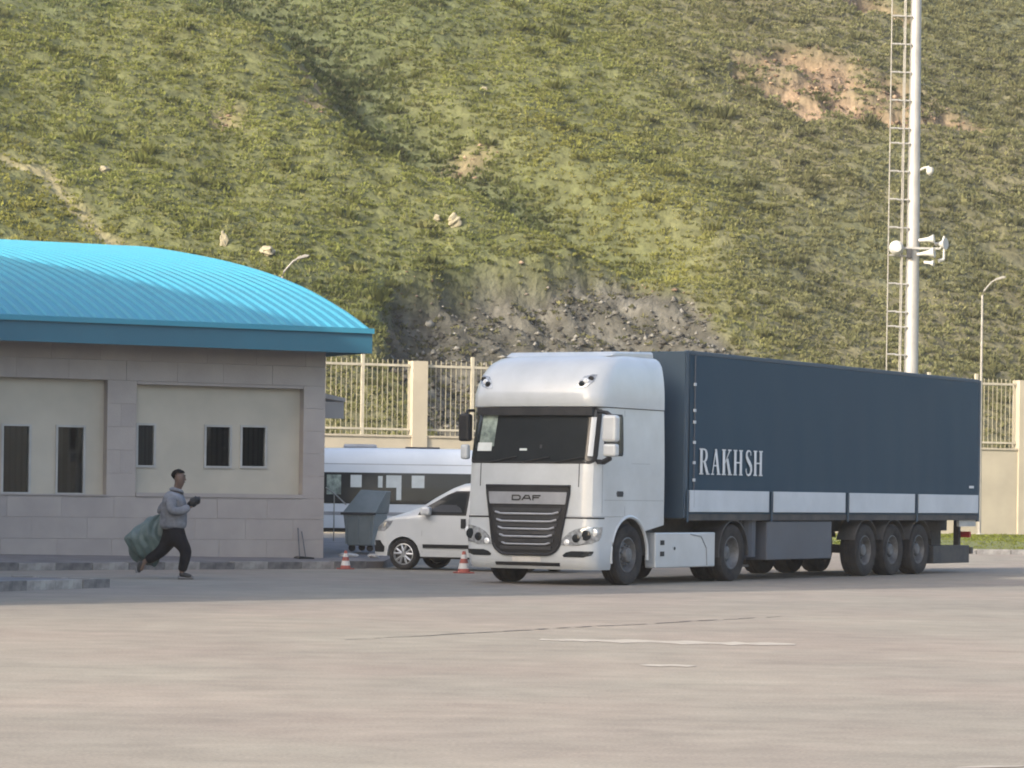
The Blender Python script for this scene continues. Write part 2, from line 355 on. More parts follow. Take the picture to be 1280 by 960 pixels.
# ------------------------------------------------------------------ hillside
GUL = [(41.5, 126), (42.6, 122.6), (44.5, 118.2), (44.8, 114.5), (46.3, 111.7), (48.4, 109.6), (49.9, 106.9), (51.1, 105.4)]
def dpoly(A, B, pts):
    d = np.full(A.shape, 1e9)
    for (x0, y0), (x1, y1) in zip(pts[:-1], pts[1:]):
        dx, dy = x1-x0, y1-y0; t = np.clip(((A-x0)*dx+(B-y0)*dy)/(dx*dx+dy*dy+1e-9), 0, 1)
        d = np.minimum(d, np.hypot(A-x0-t*dx, B-y0-t*dy))
    return d
def inside(A, B, pts, soft):
    """soft mask of a polygon: 1 inside, falling to 0 over soft metres outside"""
    c = np.zeros(A.shape, bool)
    for (x0, y0), (x1, y1) in zip(pts, pts[1:]+pts[:1]):
        c ^= ((y0 > B) != (y1 > B)) & (A < (x1-x0)*(B-y0)/(y1-y0+1e-9)+x0)
    d = dpoly(A, B, pts+pts[:1]); return np.where(c, 1, np.clip(1-d/soft, 0, 1))
GREY = [(40.4, 102.0), (42.6, 102.7), (47.1, 103.0), (49.8, 102.6), (50.9, 100.6), (51.2, 97), (50.5, 92), (38.5, 92), (38.3, 97.1), (39.2, 99.9)]
RED = [(63.3, 119.8), (66.3, 120.4), (68.6, 119.3), (70.2, 117.4), (72.3, 115.4), (72.0, 114.6), (69.8, 115.4), (67.7, 114.7), (65.8, 115.4), (63.7, 116.0), (62.4, 117.4)]
RED2 = [(71.6, 127.2), (74.2, 128.2), (75.2, 126.6), (74.2, 125.2), (72.5, 125.8)]
def warp(A, B, s=1.): return A+s*fbm(A*.7, B*.7, 41, 3), B+s*fbm(A*.7+9, B*.7, 57, 3)
def masks(A, B):
    Aw, Bw = warp(A, B, .7)
    k = {}
    k['gully'] = np.exp(-(dpoly(Aw, Bw, GUL)/(1.15+.12*np.clip(B-108, 0, 14)))**2)*(.75+.25*sstep(B, 106, 110))
    k['gully'] = np.maximum(k['gully'], .55*np.exp(-(np.hypot((Aw-37.4)/2.2, (Bw-101.2)/.8))**2))
    k['grey'] = sstep(inside(Aw, Bw, GREY, .6), .25, .95)
    k['red'] = np.maximum(inside(Aw, Bw, RED, .8), inside(Aw, Bw, RED2, .7))*(.35+.65*sstep(fbm(A*.8, B*1.1, 101, 3), -.22, .12))
    k['track'] = np.exp(-(dpoly(Aw, Bw, [(27.0, 108.3), (27.9, 108.0), (29.4, 107.4), (29.8, 105.6), (31.0, 103.7)])/.35)**2)*.8
    k['soil'] = np.maximum.reduce([np.exp(-(np.hypot((Aw-47.1)/1.3, (Bw-112.6)/.6)/.7)**2), np.exp(-(dpoly(Aw, Bw, [(42.4, 115.9), (42.9, 115.2), (42.5, 114.2), (41.8, 113.9)])/.3)**2), np.exp(-(np.hypot(Aw-37.5, Bw-112)/.6)**2)*.5])
    k['dry'] = sstep(A-.35*(B-100)+3*fbm(A*.12, B*.12, 5, 3), 49, 58)*.85
    k['dry'] = np.maximum(k['dry'], .6*sstep(100.5-B+1.5*fbm(A*.3, B*.3, 8, 2), 0, 3))
    k['lush'] = np.clip(.9*sstep(fbm(A*.09+3, B*.09, 21, 4), .0, .35), 0, 1)
    k['yellow'] = sstep(fbm(A*.11, B*.11+5, 33, 3)-.04*(B-107), -.05, .3)*(1-k['dry'])
    return k
def hz(A, B):
    k = masks(A, B); d = np.clip(B-88, 0, None)
    z = .42+.62*d-.0016*np.clip(d-45, 0, None)**2*.6
    env = sstep(B, 88, 96)
    z = z+env*(1.5*fbm(A*.06, B*.06, 11, 3)+.55*fbm(A*.22, B*.22, 12, 3)+.24*fbm(A*.8, B*.8, 13, 3)+.20*fbm(A*1.5+.5*B, B*1.9, 14, 2))
    z = z-2.3*np.exp(-(dpoly(A, B, GUL)/2.6)**2)*env
    rid = np.abs(fbm(A*.9+.35*B, B*.3, 61, 4))
    z = z-k['grey']*(1.3*sstep(B, 92, 97)*sstep(51.5-A, 0, 4)*sstep(A-38, 0, 3)+1.0*rid)+k['grey']*(.35*fbm(A*2.2+.8*B, B*1.1, 62, 3)-.3*np.abs(fbm(A*1.6+1.1*B, B*.5, 63, 3)))
    z = z-k['red']*(.8+1.3*np.abs(fbm(A*1.3, B*.5, 71, 3)))
    z = z-.25*k['soil']-.15*k['track']
    return np.minimum(z, 74)
av = np.concatenate([np.arange(-400, -20, 20.), np.arange(-20, 18, 2.), np.arange(18, 92, .22), np.arange(92, 140, 2.), np.arange(140, 400, 20.)])
bv = np.concatenate([np.arange(86.6, 134, .22), np.arange(134, 180, 1.5), np.arange(180, 420, 15.)])
hill, A, B = grid_obj('hill', av, bv, hz, M['hill']); tag(hill, kind='structure')
def mixc(c, t, d): return c*(1-t[:, None])+np.array(d)*t[:, None]
def soil_col(A, B):
    k = {q: v.ravel() for q, v in masks(A, B).items()}; A = A.ravel(); B = B.ravel()
    c = np.tile(np.array([.095, .102, .043]), (len(A), 1))  # base kept dark to stand in for shade under the grass clumps
    c = mixc(c, k['dry'], (.115, .105, .065)); c = mixc(c, k['lush']*.6, (.07, .085, .04))
    f = .5+.5*fbm(A*.9, B*.9, 91, 3)
    c = mixc(c, np.clip(f-.5, 0, 1)*.5, (.15, .145, .08))
    gr = .45+1.0*fbm(A*1.9+1.5*B, B*.45-.3*A, 92, 4)
    gc = mixc(np.tile(np.array([.050, .048, .043]), (len(A), 1)), np.clip(gr, 0, 1)**2.4, (.155, .15, .135)); c = c*(1-k['grey'][:, None]*.92)+gc*k['grey'][:, None]*.92
    rc = mixc(np.tile(np.array([.16, .112, .072]), (len(A), 1)), np.clip(gr, 0, 1), (.25, .185, .125)); c = c*(1-k['red'][:, None])+rc*k['red'][:, None]
    c = mixc(c, k['soil'], (.28, .21, .13)); c = mixc(c, k['track'], (.30, .26, .15))
    c = mixc(c, k['gully']*.8, (.07, .082, .042))
    return c
set_col(hill.data, soil_col(A, B))

def tufts(name, a, b, z, h, r, col, m, nb, seed=0, wfac=.5, up=.9):
    """many leaf-sized blades in clumps, one mesh"""
    rg = np.random.default_rng(seed); n = len(a)
    X = a*AW[0]+b*BW[0]; Y = a*AW[1]+b*BW[1]; base = np.stack([X, Y, z], -1)
    th = rg.uniform(0, 2*np.pi, (n, nb)); rad = np.sqrt(rg.uniform(0, 1, (n, nb)))*r[:, None]
    lean = rg.uniform(.2, 1.1, (n, nb)); ln = h[:, None]*rg.uniform(.6, 1.15, (n, nb))*(1-.45*(rad/r[:, None])**2)
    foot = base[:, None, :]+np.stack([np.cos(th)*rad*.8, np.sin(th)*rad*.8, np.zeros_like(th)-.04], -1)
    out = np.stack([np.cos(th)*np.sin(lean)*(.3+rad/r[:, None]*.7), np.sin(th)*np.sin(lean)*(.3+rad/r[:, None]*.7), np.cos(lean*up)], -1)
    tip = foot+out*ln[..., None]
    ph = rg.uniform(0, 2*np.pi, (n, nb)); sw = r[:, None]*wfac*rg.uniform(.5, 1, (n, nb))
    sd = np.stack([np.cos(ph)*sw, np.sin(ph)*sw, np.zeros_like(sw)], -1)
    mid = foot*.45+tip*.55
    V = np.stack([foot, mid+sd, tip, mid-sd], 2).reshape(-1, 3)
    nq = n*nb; q = np.arange(nq*4).reshape(-1, 4)
    me = bpy.data.meshes.new(name); me.vertices.add(len(V)); me.vertices.foreach_set('co', V.astype(np.float32).ravel())
    me.loops.add(nq*4); me.loops.foreach_set('vertex_index', q.ravel().astype(np.int32))
    me.polygons.add(nq); me.polygons.foreach_set('loop_start', np.arange(0, nq*4, 4, dtype=np.int32)); me.update(calc_edges=True)
    cc = np.repeat(col, nb*4, 0)*np.repeat(rg.uniform(.8, 1.2, (nq, 1)), 4, 0)
    set_col(me, cc); me.materials.append(m); o = bpy.data.objects.new(name, me); C.objects.link(o); return o
def tuft_col(a, b, seed):
    rg = np.random.default_rng(seed); k = masks(a, b); n = len(a)
    c = np.tile(np.array([.196, .208, .072]), (n, 1))  # brighter than the soil, so sunlit clump tops are partly in the colour
    c = mixc(c, k['yellow']*.7, (.265, .250, .074)); c = mixc(c, k['lush']*.75, (.145, .170, .080))
    c = mixc(c, k['dry'], (.186, .180, .112)); c = mixc(c, k['grey']*.9, (.115, .112, .080)); c = mixc(c, k['gully']*.85, (.075, .095, .048))
    f = rg.uniform(0, 1, n); c = mixc(c, (f > .86)*.5, (.30, .28, .16)); c = mixc(c, (f < .12)*.4, (.10, .105, .045))
    pt = .5+.5*fbm(a*.55, b*.55, 95, 3)
    return c*rg.uniform(.85, 1.15, (n, 1))*(.75+.4*pt)[:, None]*np.array([.95, .97, .80])
n = 105000
a = rng.uniform(18, 90, n); b = rng.uniform(88, 133, n); k = masks(a, b)
cl = fbm(a*1.1, b*1.1, 77, 3)
keep = rng.uniform(0, 1, n) < np.clip(.85+1.0*cl, .3, 1)*(1-.74*k['grey']**2)*(1-.80*k['red'])*np.where((k['grey'] > .02) & (k['grey'] < .7), 3., 1.)*(1-.8*k['soil'])*(1-.8*k['track'])
a, b = a[keep], b[keep]; k = masks(a, b)
h = rng.uniform(.12, .24, len(a))*(1+.6*k['gully']+.2*k['dry']); r = rng.uniform(.11, .25, len(a))*(1+.3*k['gully'])
o = tufts('hillside_grass', a, b, hz(a, b), h, r, tuft_col(a, b, 5), M['grass'], 10, 6, .36)
tag(o, 'yellow-green grass and scrub clumps covering the steep hillside', 'grass', kind='stuff')
n = 4200
a = rng.uniform(20, 88, n); b = rng.uniform(89, 131, n); k = masks(a, b); cl = fbm(a*.35, b*.35, 79, 3)
keep = rng.uniform(0, 1, n) < np.clip(.10+1.0*cl+.7*k['gully']+.2*k['dry'], 0, 1)*(1-.7*k['grey'])*(1-.85*k['red'])
a, b = a[keep], b[keep]; k = masks(a, b)
o = tufts('hillside_scrub', a, b, hz(a, b), rng.uniform(.2, .42, len(a))*(1+.8*(rng.uniform(0, 1, len(a)) > .9)), rng.uniform(.2, .5, len(a))*(1+.5*(rng.uniform(0, 1, len(a)) > .9)), tuft_col(a, b, 8)*.72, M['grass'], 44, 9, .22)
tag(o, 'low dark scrub scattered over the hillside and its gully', 'scrub', kind='stuff')
n = 26000
a = rng.uniform(38, 66, n); b = rng.uniform(67.05, 85.2, n)
zz = g(b)+.115
o = tufts('verge_grass', a, b, zz, rng.uniform(.05, .11, n), rng.uniform(.05, .10, n), np.tile(np.array([.165, .185, .035]), (n, 1))*rng.uniform(.7, 1.3, (n, 1)), M['grass'], 5, 12)
tag(o, 'short green grass on the verge below the boundary wall', 'grass', kind='stuff')

def clods(name, a, b, z, r, col, m, seed):
    """loose angular stones, one mesh"""
    rg = np.random.default_rng(seed); n = len(a); X = a*AW[0]+b*BW[0]; Y = a*AW[1]+b*BW[1]; base = np.stack([X, Y, z], -1)
    d = np.array([[1, 0, 0], [-1, 0, 0], [0, 1, 0], [0, -1, 0], [0, 0, 1], [0, 0, -1.]])
    ang = rg.uniform(0, 6.28, n); ca, sa = np.cos(ang), np.sin(ang)
    P = d[None]*rg.uniform(.5, 1.3, (n, 6, 1))*r[:, None, None]*np.array([1.15, 1, .75]); P = P+rg.uniform(-.25, .25, (n, 6, 3))*r[:, None, None]
    P = np.stack([P[..., 0]*ca[:, None]-P[..., 1]*sa[:, None], P[..., 0]*sa[:, None]+P[..., 1]*ca[:, None], P[..., 2]], -1)+base[:, None]
    F = np.array([[0, 2, 4], [2, 1, 4], [1, 3, 4], [3, 0, 4], [2, 0, 5], [1, 2, 5], [3, 1, 5], [0, 3, 5]])
    idx = (np.arange(n)[:, None, None]*6+F[None]).reshape(-1, 3)
    me = bpy.data.meshes.new(name); me.vertices.add(n*6); me.vertices.foreach_set('co', P.astype(np.float32).ravel())
    me.loops.add(idx.size); me.loops.foreach_set('vertex_index', idx.ravel().astype(np.int32)); me.polygons.add(len(idx)); me.polygons.foreach_set('loop_start', np.arange(0, idx.size, 3, dtype=np.int32)); me.update(calc_edges=True)
    set_col(me, np.repeat(col, 6, 0)); me.materials.append(m); o = bpy.data.objects.new(name, me); C.objects.link(o); return o
n = 60000; a = rng.uniform(37, 75, n); b = rng.uniform(92, 128.5, n); k = masks(a, b)
keep = rng.uniform(0, 1, n) < np.clip(k['grey']*1.0+k['red']*.7+k['soil']*.5, 0, 1)*np.clip(.55+1.2*fbm(a*1.4+1.0*b, b*.6, 111, 3), .05, 1)
a, b = a[keep], b[keep]; k = masks(a, b); n = len(a); u = rng.uniform(0, 1, (n, 1))**3
cg = np.array([.055, .053, .047])*(1-u)+np.array([.20, .195, .175])*u; cr_ = np.array([.15, .105, .07])*(1-u)+np.array([.30, .225, .155])*u; w_ = np.clip(k['grey'], 0, 1)[:, None]
o = clods('bank_rubble', a, b, hz(a, b)+.01, rng.uniform(.03, .13, n)*(1+.7*(rng.uniform(0, 1, n) > .93)), cg*w_+cr_*(1-w_), M['clod'], 22)
tag(o, 'loose grey and reddish stones on the eroded banks of the hillside', 'rubble', kind='stuff')
def rock(name, a, b, sx, sy, sz, label, seed):
    bm = bmesh.new(); bmesh.ops.create_icosphere(bm, subdivisions=3, radius=1); rr = random.Random(seed); ph = [rr.uniform(0, 9) for _ in range(3)]
    for v in bm.verts:
        c = v.co; d = 1+.22*math.sin(3*c.x+ph[0])*math.sin(4*c.y+ph[1])+.14*math.sin(7*c.z+5*c.x+ph[2])+rr.uniform(-.05, .05)
        v.co = Vector((c.x*sx*d, c.y*sy*d, c.z*sz*d))
    me = bpy.data.meshes.new(name); bm.to_mesh(me); bm.free(); me.materials.append(M['rockpale'])
    o = bpy.data.objects.new(name, me); C.objects.link(o); x, y = ab(a, b); o.location = (x, y, float(hz(np.array([a]), np.array([b]))[0])+sz*.5); o.rotation_euler = (0, 0, rr.uniform(0, 6))
    tag(o, label, 'rock')
rock('boulder', 44.0, 105.4, .24, .2, .26, 'largest pale boulder on the slope above the grey eroded bank', 1)
rock('boulder', 43.5, 105.9, .15, .12, .13, 'smaller pale boulder just up-left of the largest boulder', 2)
rock('boulder', 49.8, 116.4, .16, .12, .12, 'small whitish stone high on the hillside above the truck cab', 3)
rock('boulder', 34.5, 103.2, .14, .14, .30, 'tall pale rock just above the blue roof curve', 4)
rock('boulder', 35.9, 102.7, .34, .25, .18, 'broad pale rock beside the left lamp above the blue roof', 5)
rock('boulder', 31.6, 107.9, .2, .16, .14, 'small round pale stone on the slope above the blue roof', 6)

# ------------------------------------------------------------------ boundary wall and fence
WB = 85.5; z0w = .30; ztop = 3.10; A0, A1 = 20.0, 68.0
fx, fy = ab(A0, WB)
fence = thing('boundary_wall', 'long cream boundary wall topped with pale vertical-bar fence below the hill', 'wall', (fx, fy, 0), SITE)
MB().box(0, A1-A0, 0, .28, z0w-.5, ztop).build('wall', M['wallpale'], fence)
MB().box(0, A1-A0, -.04, .32, ztop, ztop+.06).build('coping', M['wallpale'], fence)
P0 = 34.65-A0-5.2*3; pil = MB().box(-.235, .235, -.07, .35, z0w-.4, 5.33).mesh('pillar', M['wallpale'])
pst = MB().box(-.045, .045, .09, .18, ztop+.06, 5.50).mesh('post', M['fence'])
bar = MB().box(-.009, .009, .126, .144, ztop+.065, 5.36).mesh('bar', M['fencebar'])
x = P0
while x < A1-A0:
    if x > 0: link_copy(pil, 'pillar', fence, (x, 0, 0))
    for q in (1.73, 3.47):
        if x+q > 0: link_copy(pst, 'post', fence, (x+q, 0, 0))
    MB().box(max(x+.25, 0), min(x+4.95, A1-A0), .10, .17, 5.16, 5.23).build('rail', M['fence'], fence)
    MB().box(max(x+.25, 0), min(x+4.95, A1-A0), .10, .17, 3.30, 3.36).build('rail', M['fence'], fence)
    for i in range(1, 30):
        xb = x+.25+i*.16
        if 6 < xb < A1-A0-5 and xb < x+4.95: link_copy(bar, 'bar', fence, (xb, 0, 0))
    x += 5.2

# ------------------------------------------------------------------ lighting mast and street lamps
def cone_tube(mb, p0, p1, r0, r1, n=16): mb.tube([p0, p1], [r0, r1], n)
MX, MY = (1138-640)/(3947.55/90)-.03, 90.0
mast = thing('lighting_mast', 'tall pale tapered steel mast with ladder and loudspeakers behind the trailer', 'mast', (MX, MY, .3))
mb = MB(); cone_tube(mb, (0, 0, 0), (0, 0, 32), .225, .07, 20); mb.build('pole', M['galv'], mast, smooth=40)
MB().lathe([(.0, .04), (.45, .04), (.45, 0), (0, 0)], 20, 'z').build('base_flange', M['galv'], mast)
def lad_x(z): return -.62+.09*0
for dx, dy in ((-.72, -.05), (-.34, -.22), (-.34, .12)):
    MB().tube([(dx, dy, .4), (dx+.06, dy, 31)], .019, 6).build('ladder_rail', M['lamppost'], mast)
rung = MB().tube([(-.70, -.05, 0), (-.46, -.05, .0)], .028, 6).tube([(-.50, -.20, -.03), (-.18, -.20, -.03)], .024, 6).tube([(-.70, -.05, 0), (-.27, .12, 0)], .018, 5).tube([(-.27, -.2, -.03), (-.05, -.03, -.03)], .02, 5).mesh('ladder_rung', M['galv'])
zz_ = .9; i = 0
while zz_ < 31:
    link_copy(rung, 'ladder_rung', mast, (.002*zz_, 0, zz_)); zz_ += .80 if i % 7 else .42; i += 1
def pz(y, x=1140, Y=90): return 1.496+(617.1+.014*(x-640)-y)*Y/3947.55-.3
# round floodlight, horns, camera
zc = pz(311); sp = MB().lathe([(.0, -.16), (.12, -.15), (.19, -.08), (.21, .02), (.17, .06), (0, .07)], 20, 'y', (-.50, -.28, zc)); sp.build('floodlight', M['lampwhite'], mast, smooth=40)
MB().box(-.5, .75, -.24, -.20, zc-.03, zc+.03).build('cross_arm', M['galv'], mast)
MB().box(-.20, -.06, -.30, -.14, zc-.28, zc-.02).build('junction_box', M['darkgrey'], mast)
def horn(p, d, L=.42, r=.2):
    p = Vector(p); d = Vector(d).normalized(); m = MB(); m.tube([p, p+d*.1, p+d*(L*.6), p+d*L], [.05, .05, r*.5, r], 14); return m.build('loudspeaker_horn', M['lampwhite'], mast, smooth=50)
horn((.14, -.22, zc+.22), (1, -.35, .1), .44, .13); horn((.10, -.22, zc-.18), (1, -.4, .12), .5, .15)
horn((.62, -.12, zc+.13), (1, -.75, .0), .34, .17); horn((.30, -.2, zc-.40), (1, -.4, -.1), .28, .09)
MB().tube([(.75, -.22, zc), (.86, -.2, zc+.35)], .03, 6).tube([(.86, -.2, zc-.3), (.86, -.2, zc+.35)], .035, 6).tube([(.86, -.2, zc-.3), (.7, -.24, zc-.36)], .05, 8).build('horn_bracket', M['lampwhite'], mast)
zc = pz(210); MB().tube([(.1, 0, zc-.1), (.28, -.1, zc), (.42, -.12, zc+.02)], .035, 6).build('camera_arm', M['lampwhite'], mast)
MB().lathe([(0, .1), (.1, .09), (.11, -.02), (.085, -.1), (0, -.15)], 14, 'z', (.44, -.12, zc-.08)).build('camera_dome', M['lampwhite'], mast, smooth=50)

def street_lamp(label, x, y, z, H, flip=1):
    t = thing('street_lamp', label, 'street lamp', (x, y, z), 0, 'street lamps along the boundary wall')
    MB().lathe([(0, .02), (.14, .02), (.14, 0), (0, 0)], 12, 'z').build('base_plate', M['galv'], t)
    MB().tube([(0, 0, 0), (0, 0, H*.5), (0, 0, H-.55)], [.06, .045, .036], 10).build('pole', M['lamppost'], t, smooth=50)
    MB().tube([(0, 0, H-.56), (.04*flip, 0, H-.42), (.28*flip, 0, H-.14), (.42*flip, 0, H-.06)], .026, 8).build('arm', M['lamppost'], t, smooth=50)
    MB().prism([(.38*flip, H-.1), (.40*flip, H-.02), (.62*flip, H+.05), (.72*flip, H+.03), (.70*flip, H-.01)], 'y', -.09, .09).build('lamp_head', M['lamppost'], t, bevel=.015)
LY = 98.4; LX = (1224.5-640)/(3947.55/LY)
street_lamp('slim street lamp in front of cream wall at the trailer tail', LX, LY, .44, pz(347, 1237, LY)-.44+.3, 1)
LY2 = 84.0; street_lamp('street lamp whose bent arm shows above the blue roof', (349-640)/(3947.55/LY2), LY2, .3, pz(320, 350, LY2), 1)

# ------------------------------------------------------------------ office building with curved blue roof
OA = math.atan2(.448, .894)
office = thing('office_building', 'single-storey grey stone office with curved turquoise sheet roof', 'building', (-3.71, 62.35, 0), OA)
WZ0, WZ1 = .14, 4.32; XL = -10.6
DEEP = 22.0
# wall core with recess openings, built as blocks round the recesses (front face y=0)
RC = .22
REC = [(-10.2, -4.52, 1.36, 3.56), (-3.93, -.46, 1.42, 3.50)]   # x0,x1,z0,z1 of the recessed plaster panels
core = MB(); core.box(XL, 0, RC+.06, DEEP, WZ0-.4, WZ1); core.build('wall', M['mortar'], office)
def slab_rows(x0, x1, z0, z1, seed, row=.44, Ls=1.05):
    """stone cladding in courses over a rectangle of the front"""
    r = random.Random(seed); nz = max(1, round((z1-z0)/row)); hh = (z1-z0)/nz
    for k in range(nz):
        x = x0; first = True
        while x < x1-.02:
            L_ = Ls*(.5 if (first and k % 2) else 1)*r.uniform(.9, 1.1); first = False
            e = min(x+L_, x1); e = x1 if x1-e < .25 else e
            pr = r.uniform(-.003, .004)
            MB().box(x+.002, e-.002, pr, RC+.07, z0+k*hh+.002, z0+(k+1)*hh-.002).build('stone_slab', M['stone'] if r.random() < .6 else M['stone_b'], office)
            x = e
slab_rows(XL, 0, WZ0-.02, 1.34, 1); slab_rows(XL, 0, 3.56, WZ1, 2, .38)
slab_rows(XL, -10.2, 1.34, 3.56, 3); slab_rows(-4.52, -3.93, 1.34, 3.56, 4, .45, .59); slab_rows(-.46, 0, 1.34, 3.56, 5, .45, .46)
MB().box(-3.925, -.465, .004, RC+.07, 3.50, 3.557).build('lintel', M['stone_b'], office)
MB().box(-10.2, -4.525, -.02, RC+.07, 1.343, 1.37).build('sill_band', M['stone_b'], office); MB().box(-3.925, -.465, -.02, RC+.07, 1.343, 1.42).build('sill_band', M['stone_b'], office)
def plaster_panel(x0, x1, z0, z1, wins):
    """plaster set back in the recess, cut round its windows"""
    y0, y1 = RC-.02, RC+.055; b = MB(); xs = [x0]
    for (a_, b_, c_, d_) in wins: xs += [a_, b_]
    xs.append(x1)
    for i in range(0, len(xs), 2): b.box(xs[i], xs[i+1], y0, y1, z0, z1)
    for (a_, b_, c_, d_) in wins:
        if c_ > z0+.03: b.box(a_, b_, y0, y1, z0, c_)
        b.box(a_, b_, y0, y1, d_, z1)
    b.build('plaster_panel', M['plaster'], office)
    for (a_, b_, c_, d_) in wins:
        fr = MB(); t = .045
        fr.box(a_-t*.6, a_+.015, y0-.03, y1, c_-.03, d_+t*.6).box(b_-.015, b_+t*.6, y0-.03, y1, c_-.03, d_+t*.6).box(a_+.015, b_-.015, y0-.029, y1, d_-.015, d_+t*.58).box(a_+.015, b_-.015, y0-.031, y1, c_-.028, c_+.015)
        w = fr.build('window', M['winframe'], office)
        MB().box(a_+.015, b_-.015, y0+.035, y0+.045, c_+.015, d_-.015).build('pane', M['winglass'], w)
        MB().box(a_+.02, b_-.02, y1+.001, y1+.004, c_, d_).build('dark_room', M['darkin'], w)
        bl = MB(); nb = random.choice((3, 4))
        for q in range(nb):
            xx = a_+.03+(b_-a_-.06)*(q+random.uniform(.2, .6))/nb; bl.box(xx, xx+(b_-a_)*.13, y1-.016, y1-.010, c_+.02, d_-.02)
        bl.build('blind', M['blind'], w)
plaster_panel(-10.2, -4.52, 1.37, 3.56, [(-8.6, -8.05, 1.38, 2.66), (-6.52, -5.99, 1.38, 2.66), (-5.45, -4.91, 1.38, 2.66)])
plaster_panel(-3.93, -.46, 1.42, 3.50, [(-3.84, -3.49, 1.93, 2.73), (-2.44, -1.92, 1.94, 2.73), (-1.69, -1.18, 1.95, 2.74)])
# roof: curved deck, fascia, soffit, ribbed sheets
PV = [0, .8, 1.6, 3, 4.7, 6.2, 7.8, 9.2, 10.7, 12, 13.5, 15, 17, 19.5, 21.5, 23.4]; PZ = [0, .29, .53, .92, 1.29, 1.56, 1.81, 2.0, 2.19, 2.35, 2.50, 2.57, 2.45, 1.9, 1.2, .5]
def roofz(v):
    # smooth curve through the measured profile
    return 4.62+float(np.interp(v, np.linspace(0, 23.4, 60), np.convolve(np.pad(np.interp(np.linspace(0, 23.4, 60), PV, PZ), 1, mode='reflect', reflect_type='odd'), np.ones(3)/3, 'valid')))
RX0, RX1 = XL-.5, .55; NV = 40
deck = MB(); vs = [23.4*i/NV for i in range(NV+1)]
roof = deck
v = []; f = []
for i, q in enumerate(vs): v += [(RX0, q-.9, roofz(q)-.02), (RX1, q-.9, roofz(q)-.02), (RX0, q-.9, roofz(q)-.14), (RX1, q-.9, roofz(q)-.14)]
for i in range(NV):
    o_ = i*4; f += [(o_, o_+1, o_+5, o_+4), (o_+2, o_+6, o_+7, o_+3), (o_, o_+4, o_+6, o_+2), (o_+1, o_+3, o_+7, o_+5)]
f += [(0, 2, 3, 1), (NV*4, NV*4+1, NV*4+3, NV*4+2)]
roof = deck.add(v, f).build('roof', M['roof'], office)
def sheet(width=.96, ribs=4):
    b = MB(); p = width/ribs; xs = []
    for k in range(ribs):
        c = k*p; xs += [(c, 0), (c+p*.58, 0), (c+p*.68, .045), (c+p*.88, .045), (c+p*.98, 0)]
    xs.append((width, 0)); n_ = len(xs); v = []; f = []
    for q in vs: v += [(x_, q-.96, roofz(q)+h_+.004) for x_, h_ in xs]
    for i in range(len(vs)-1): f += [(i*n_+j, i*n_+j+1, (i+1)*n_+j+1, (i+1)*n_+j) for j in range(n_-1)]
    return b.add(v, f).mesh('roof_sheet', M['roof'])
sm = sheet(); nsh = int((RX1-RX0)/.96)
for k in range(nsh): link_copy(sm, 'roof_sheet', roof, (RX1-(k+1)*.96, 0, .0015*(k % 2)))
fas = MB().box(RX0, RX1+.03, -.93, -.90, 4.20, 4.612); fas.build('fascia', M['fascia'], office)
MB().box(RX1, RX1+.03, -.898, 3.0, 4.205, 4.60).build('fascia', M['fascia'], office)
MB().box(RX0, RX1+.05, -.985, -.932, 4.585, 4.685).build('eave_trim', M['roof'], office)
MB().box(RX0, RX1, -.898, RC, 4.30, 4.33).build('soffit', M['soffit'], office)
gab = MB(); gp = [(q-.9, roofz(q)-.15) for q in vs if q > .9 and q-.9 < DEEP]; gab.prism([(0, WZ1)]+gp+[(DEEP, WZ1)], 'x', -.25, -.02); gab.build('gable_wall', M['stone'], office)
MB().prism([(.02, 3.62), (1.22, 3.40), (1.22, 3.32), (.02, 3.50)], 'y', 1.8, 3.8).box(.02, 1.2, 1.83, 1.9, 2.98, 3.32).build('side_canopy', M['stone'], office)

# ------------------------------------------------------------------ unseen hall added left of the view, shaped to throw the yard's shadow
hc = Vector((-10.5, 35.6)); h1 = Vector((-.6, .8)); h2 = Vector((-.8, -.6))
hall = thing('added_shade_hall', 'tall grey hall added outside the picture to the left to shade the yard', 'building', (hc.x, hc.y, 0), math.atan2(.8, -.6))
MB().box(0, 21, 0, 14, -.3, 14.1).build('wall', M['hall'], hall)
MB().box(-.01, 21.01, -.01, 14.01, 14.1, 14.5).build('roof', M['fascia'], hall)
for k in range(4):
    for lv in range(3):
        w = MB().box(1.8+k*4.8, 4.6+k*4.8, -.05, .0, 2+lv*3.8, 4.4+lv*3.8).build('window', M['winframe'], hall)
        MB().box(1.9+k*4.8, 4.5+k*4.8, -.07, -.051, 2.1+lv*3.8, 4.3+lv*3.8).build('pane', M['lensdark'], w)

exec_vehicles = True
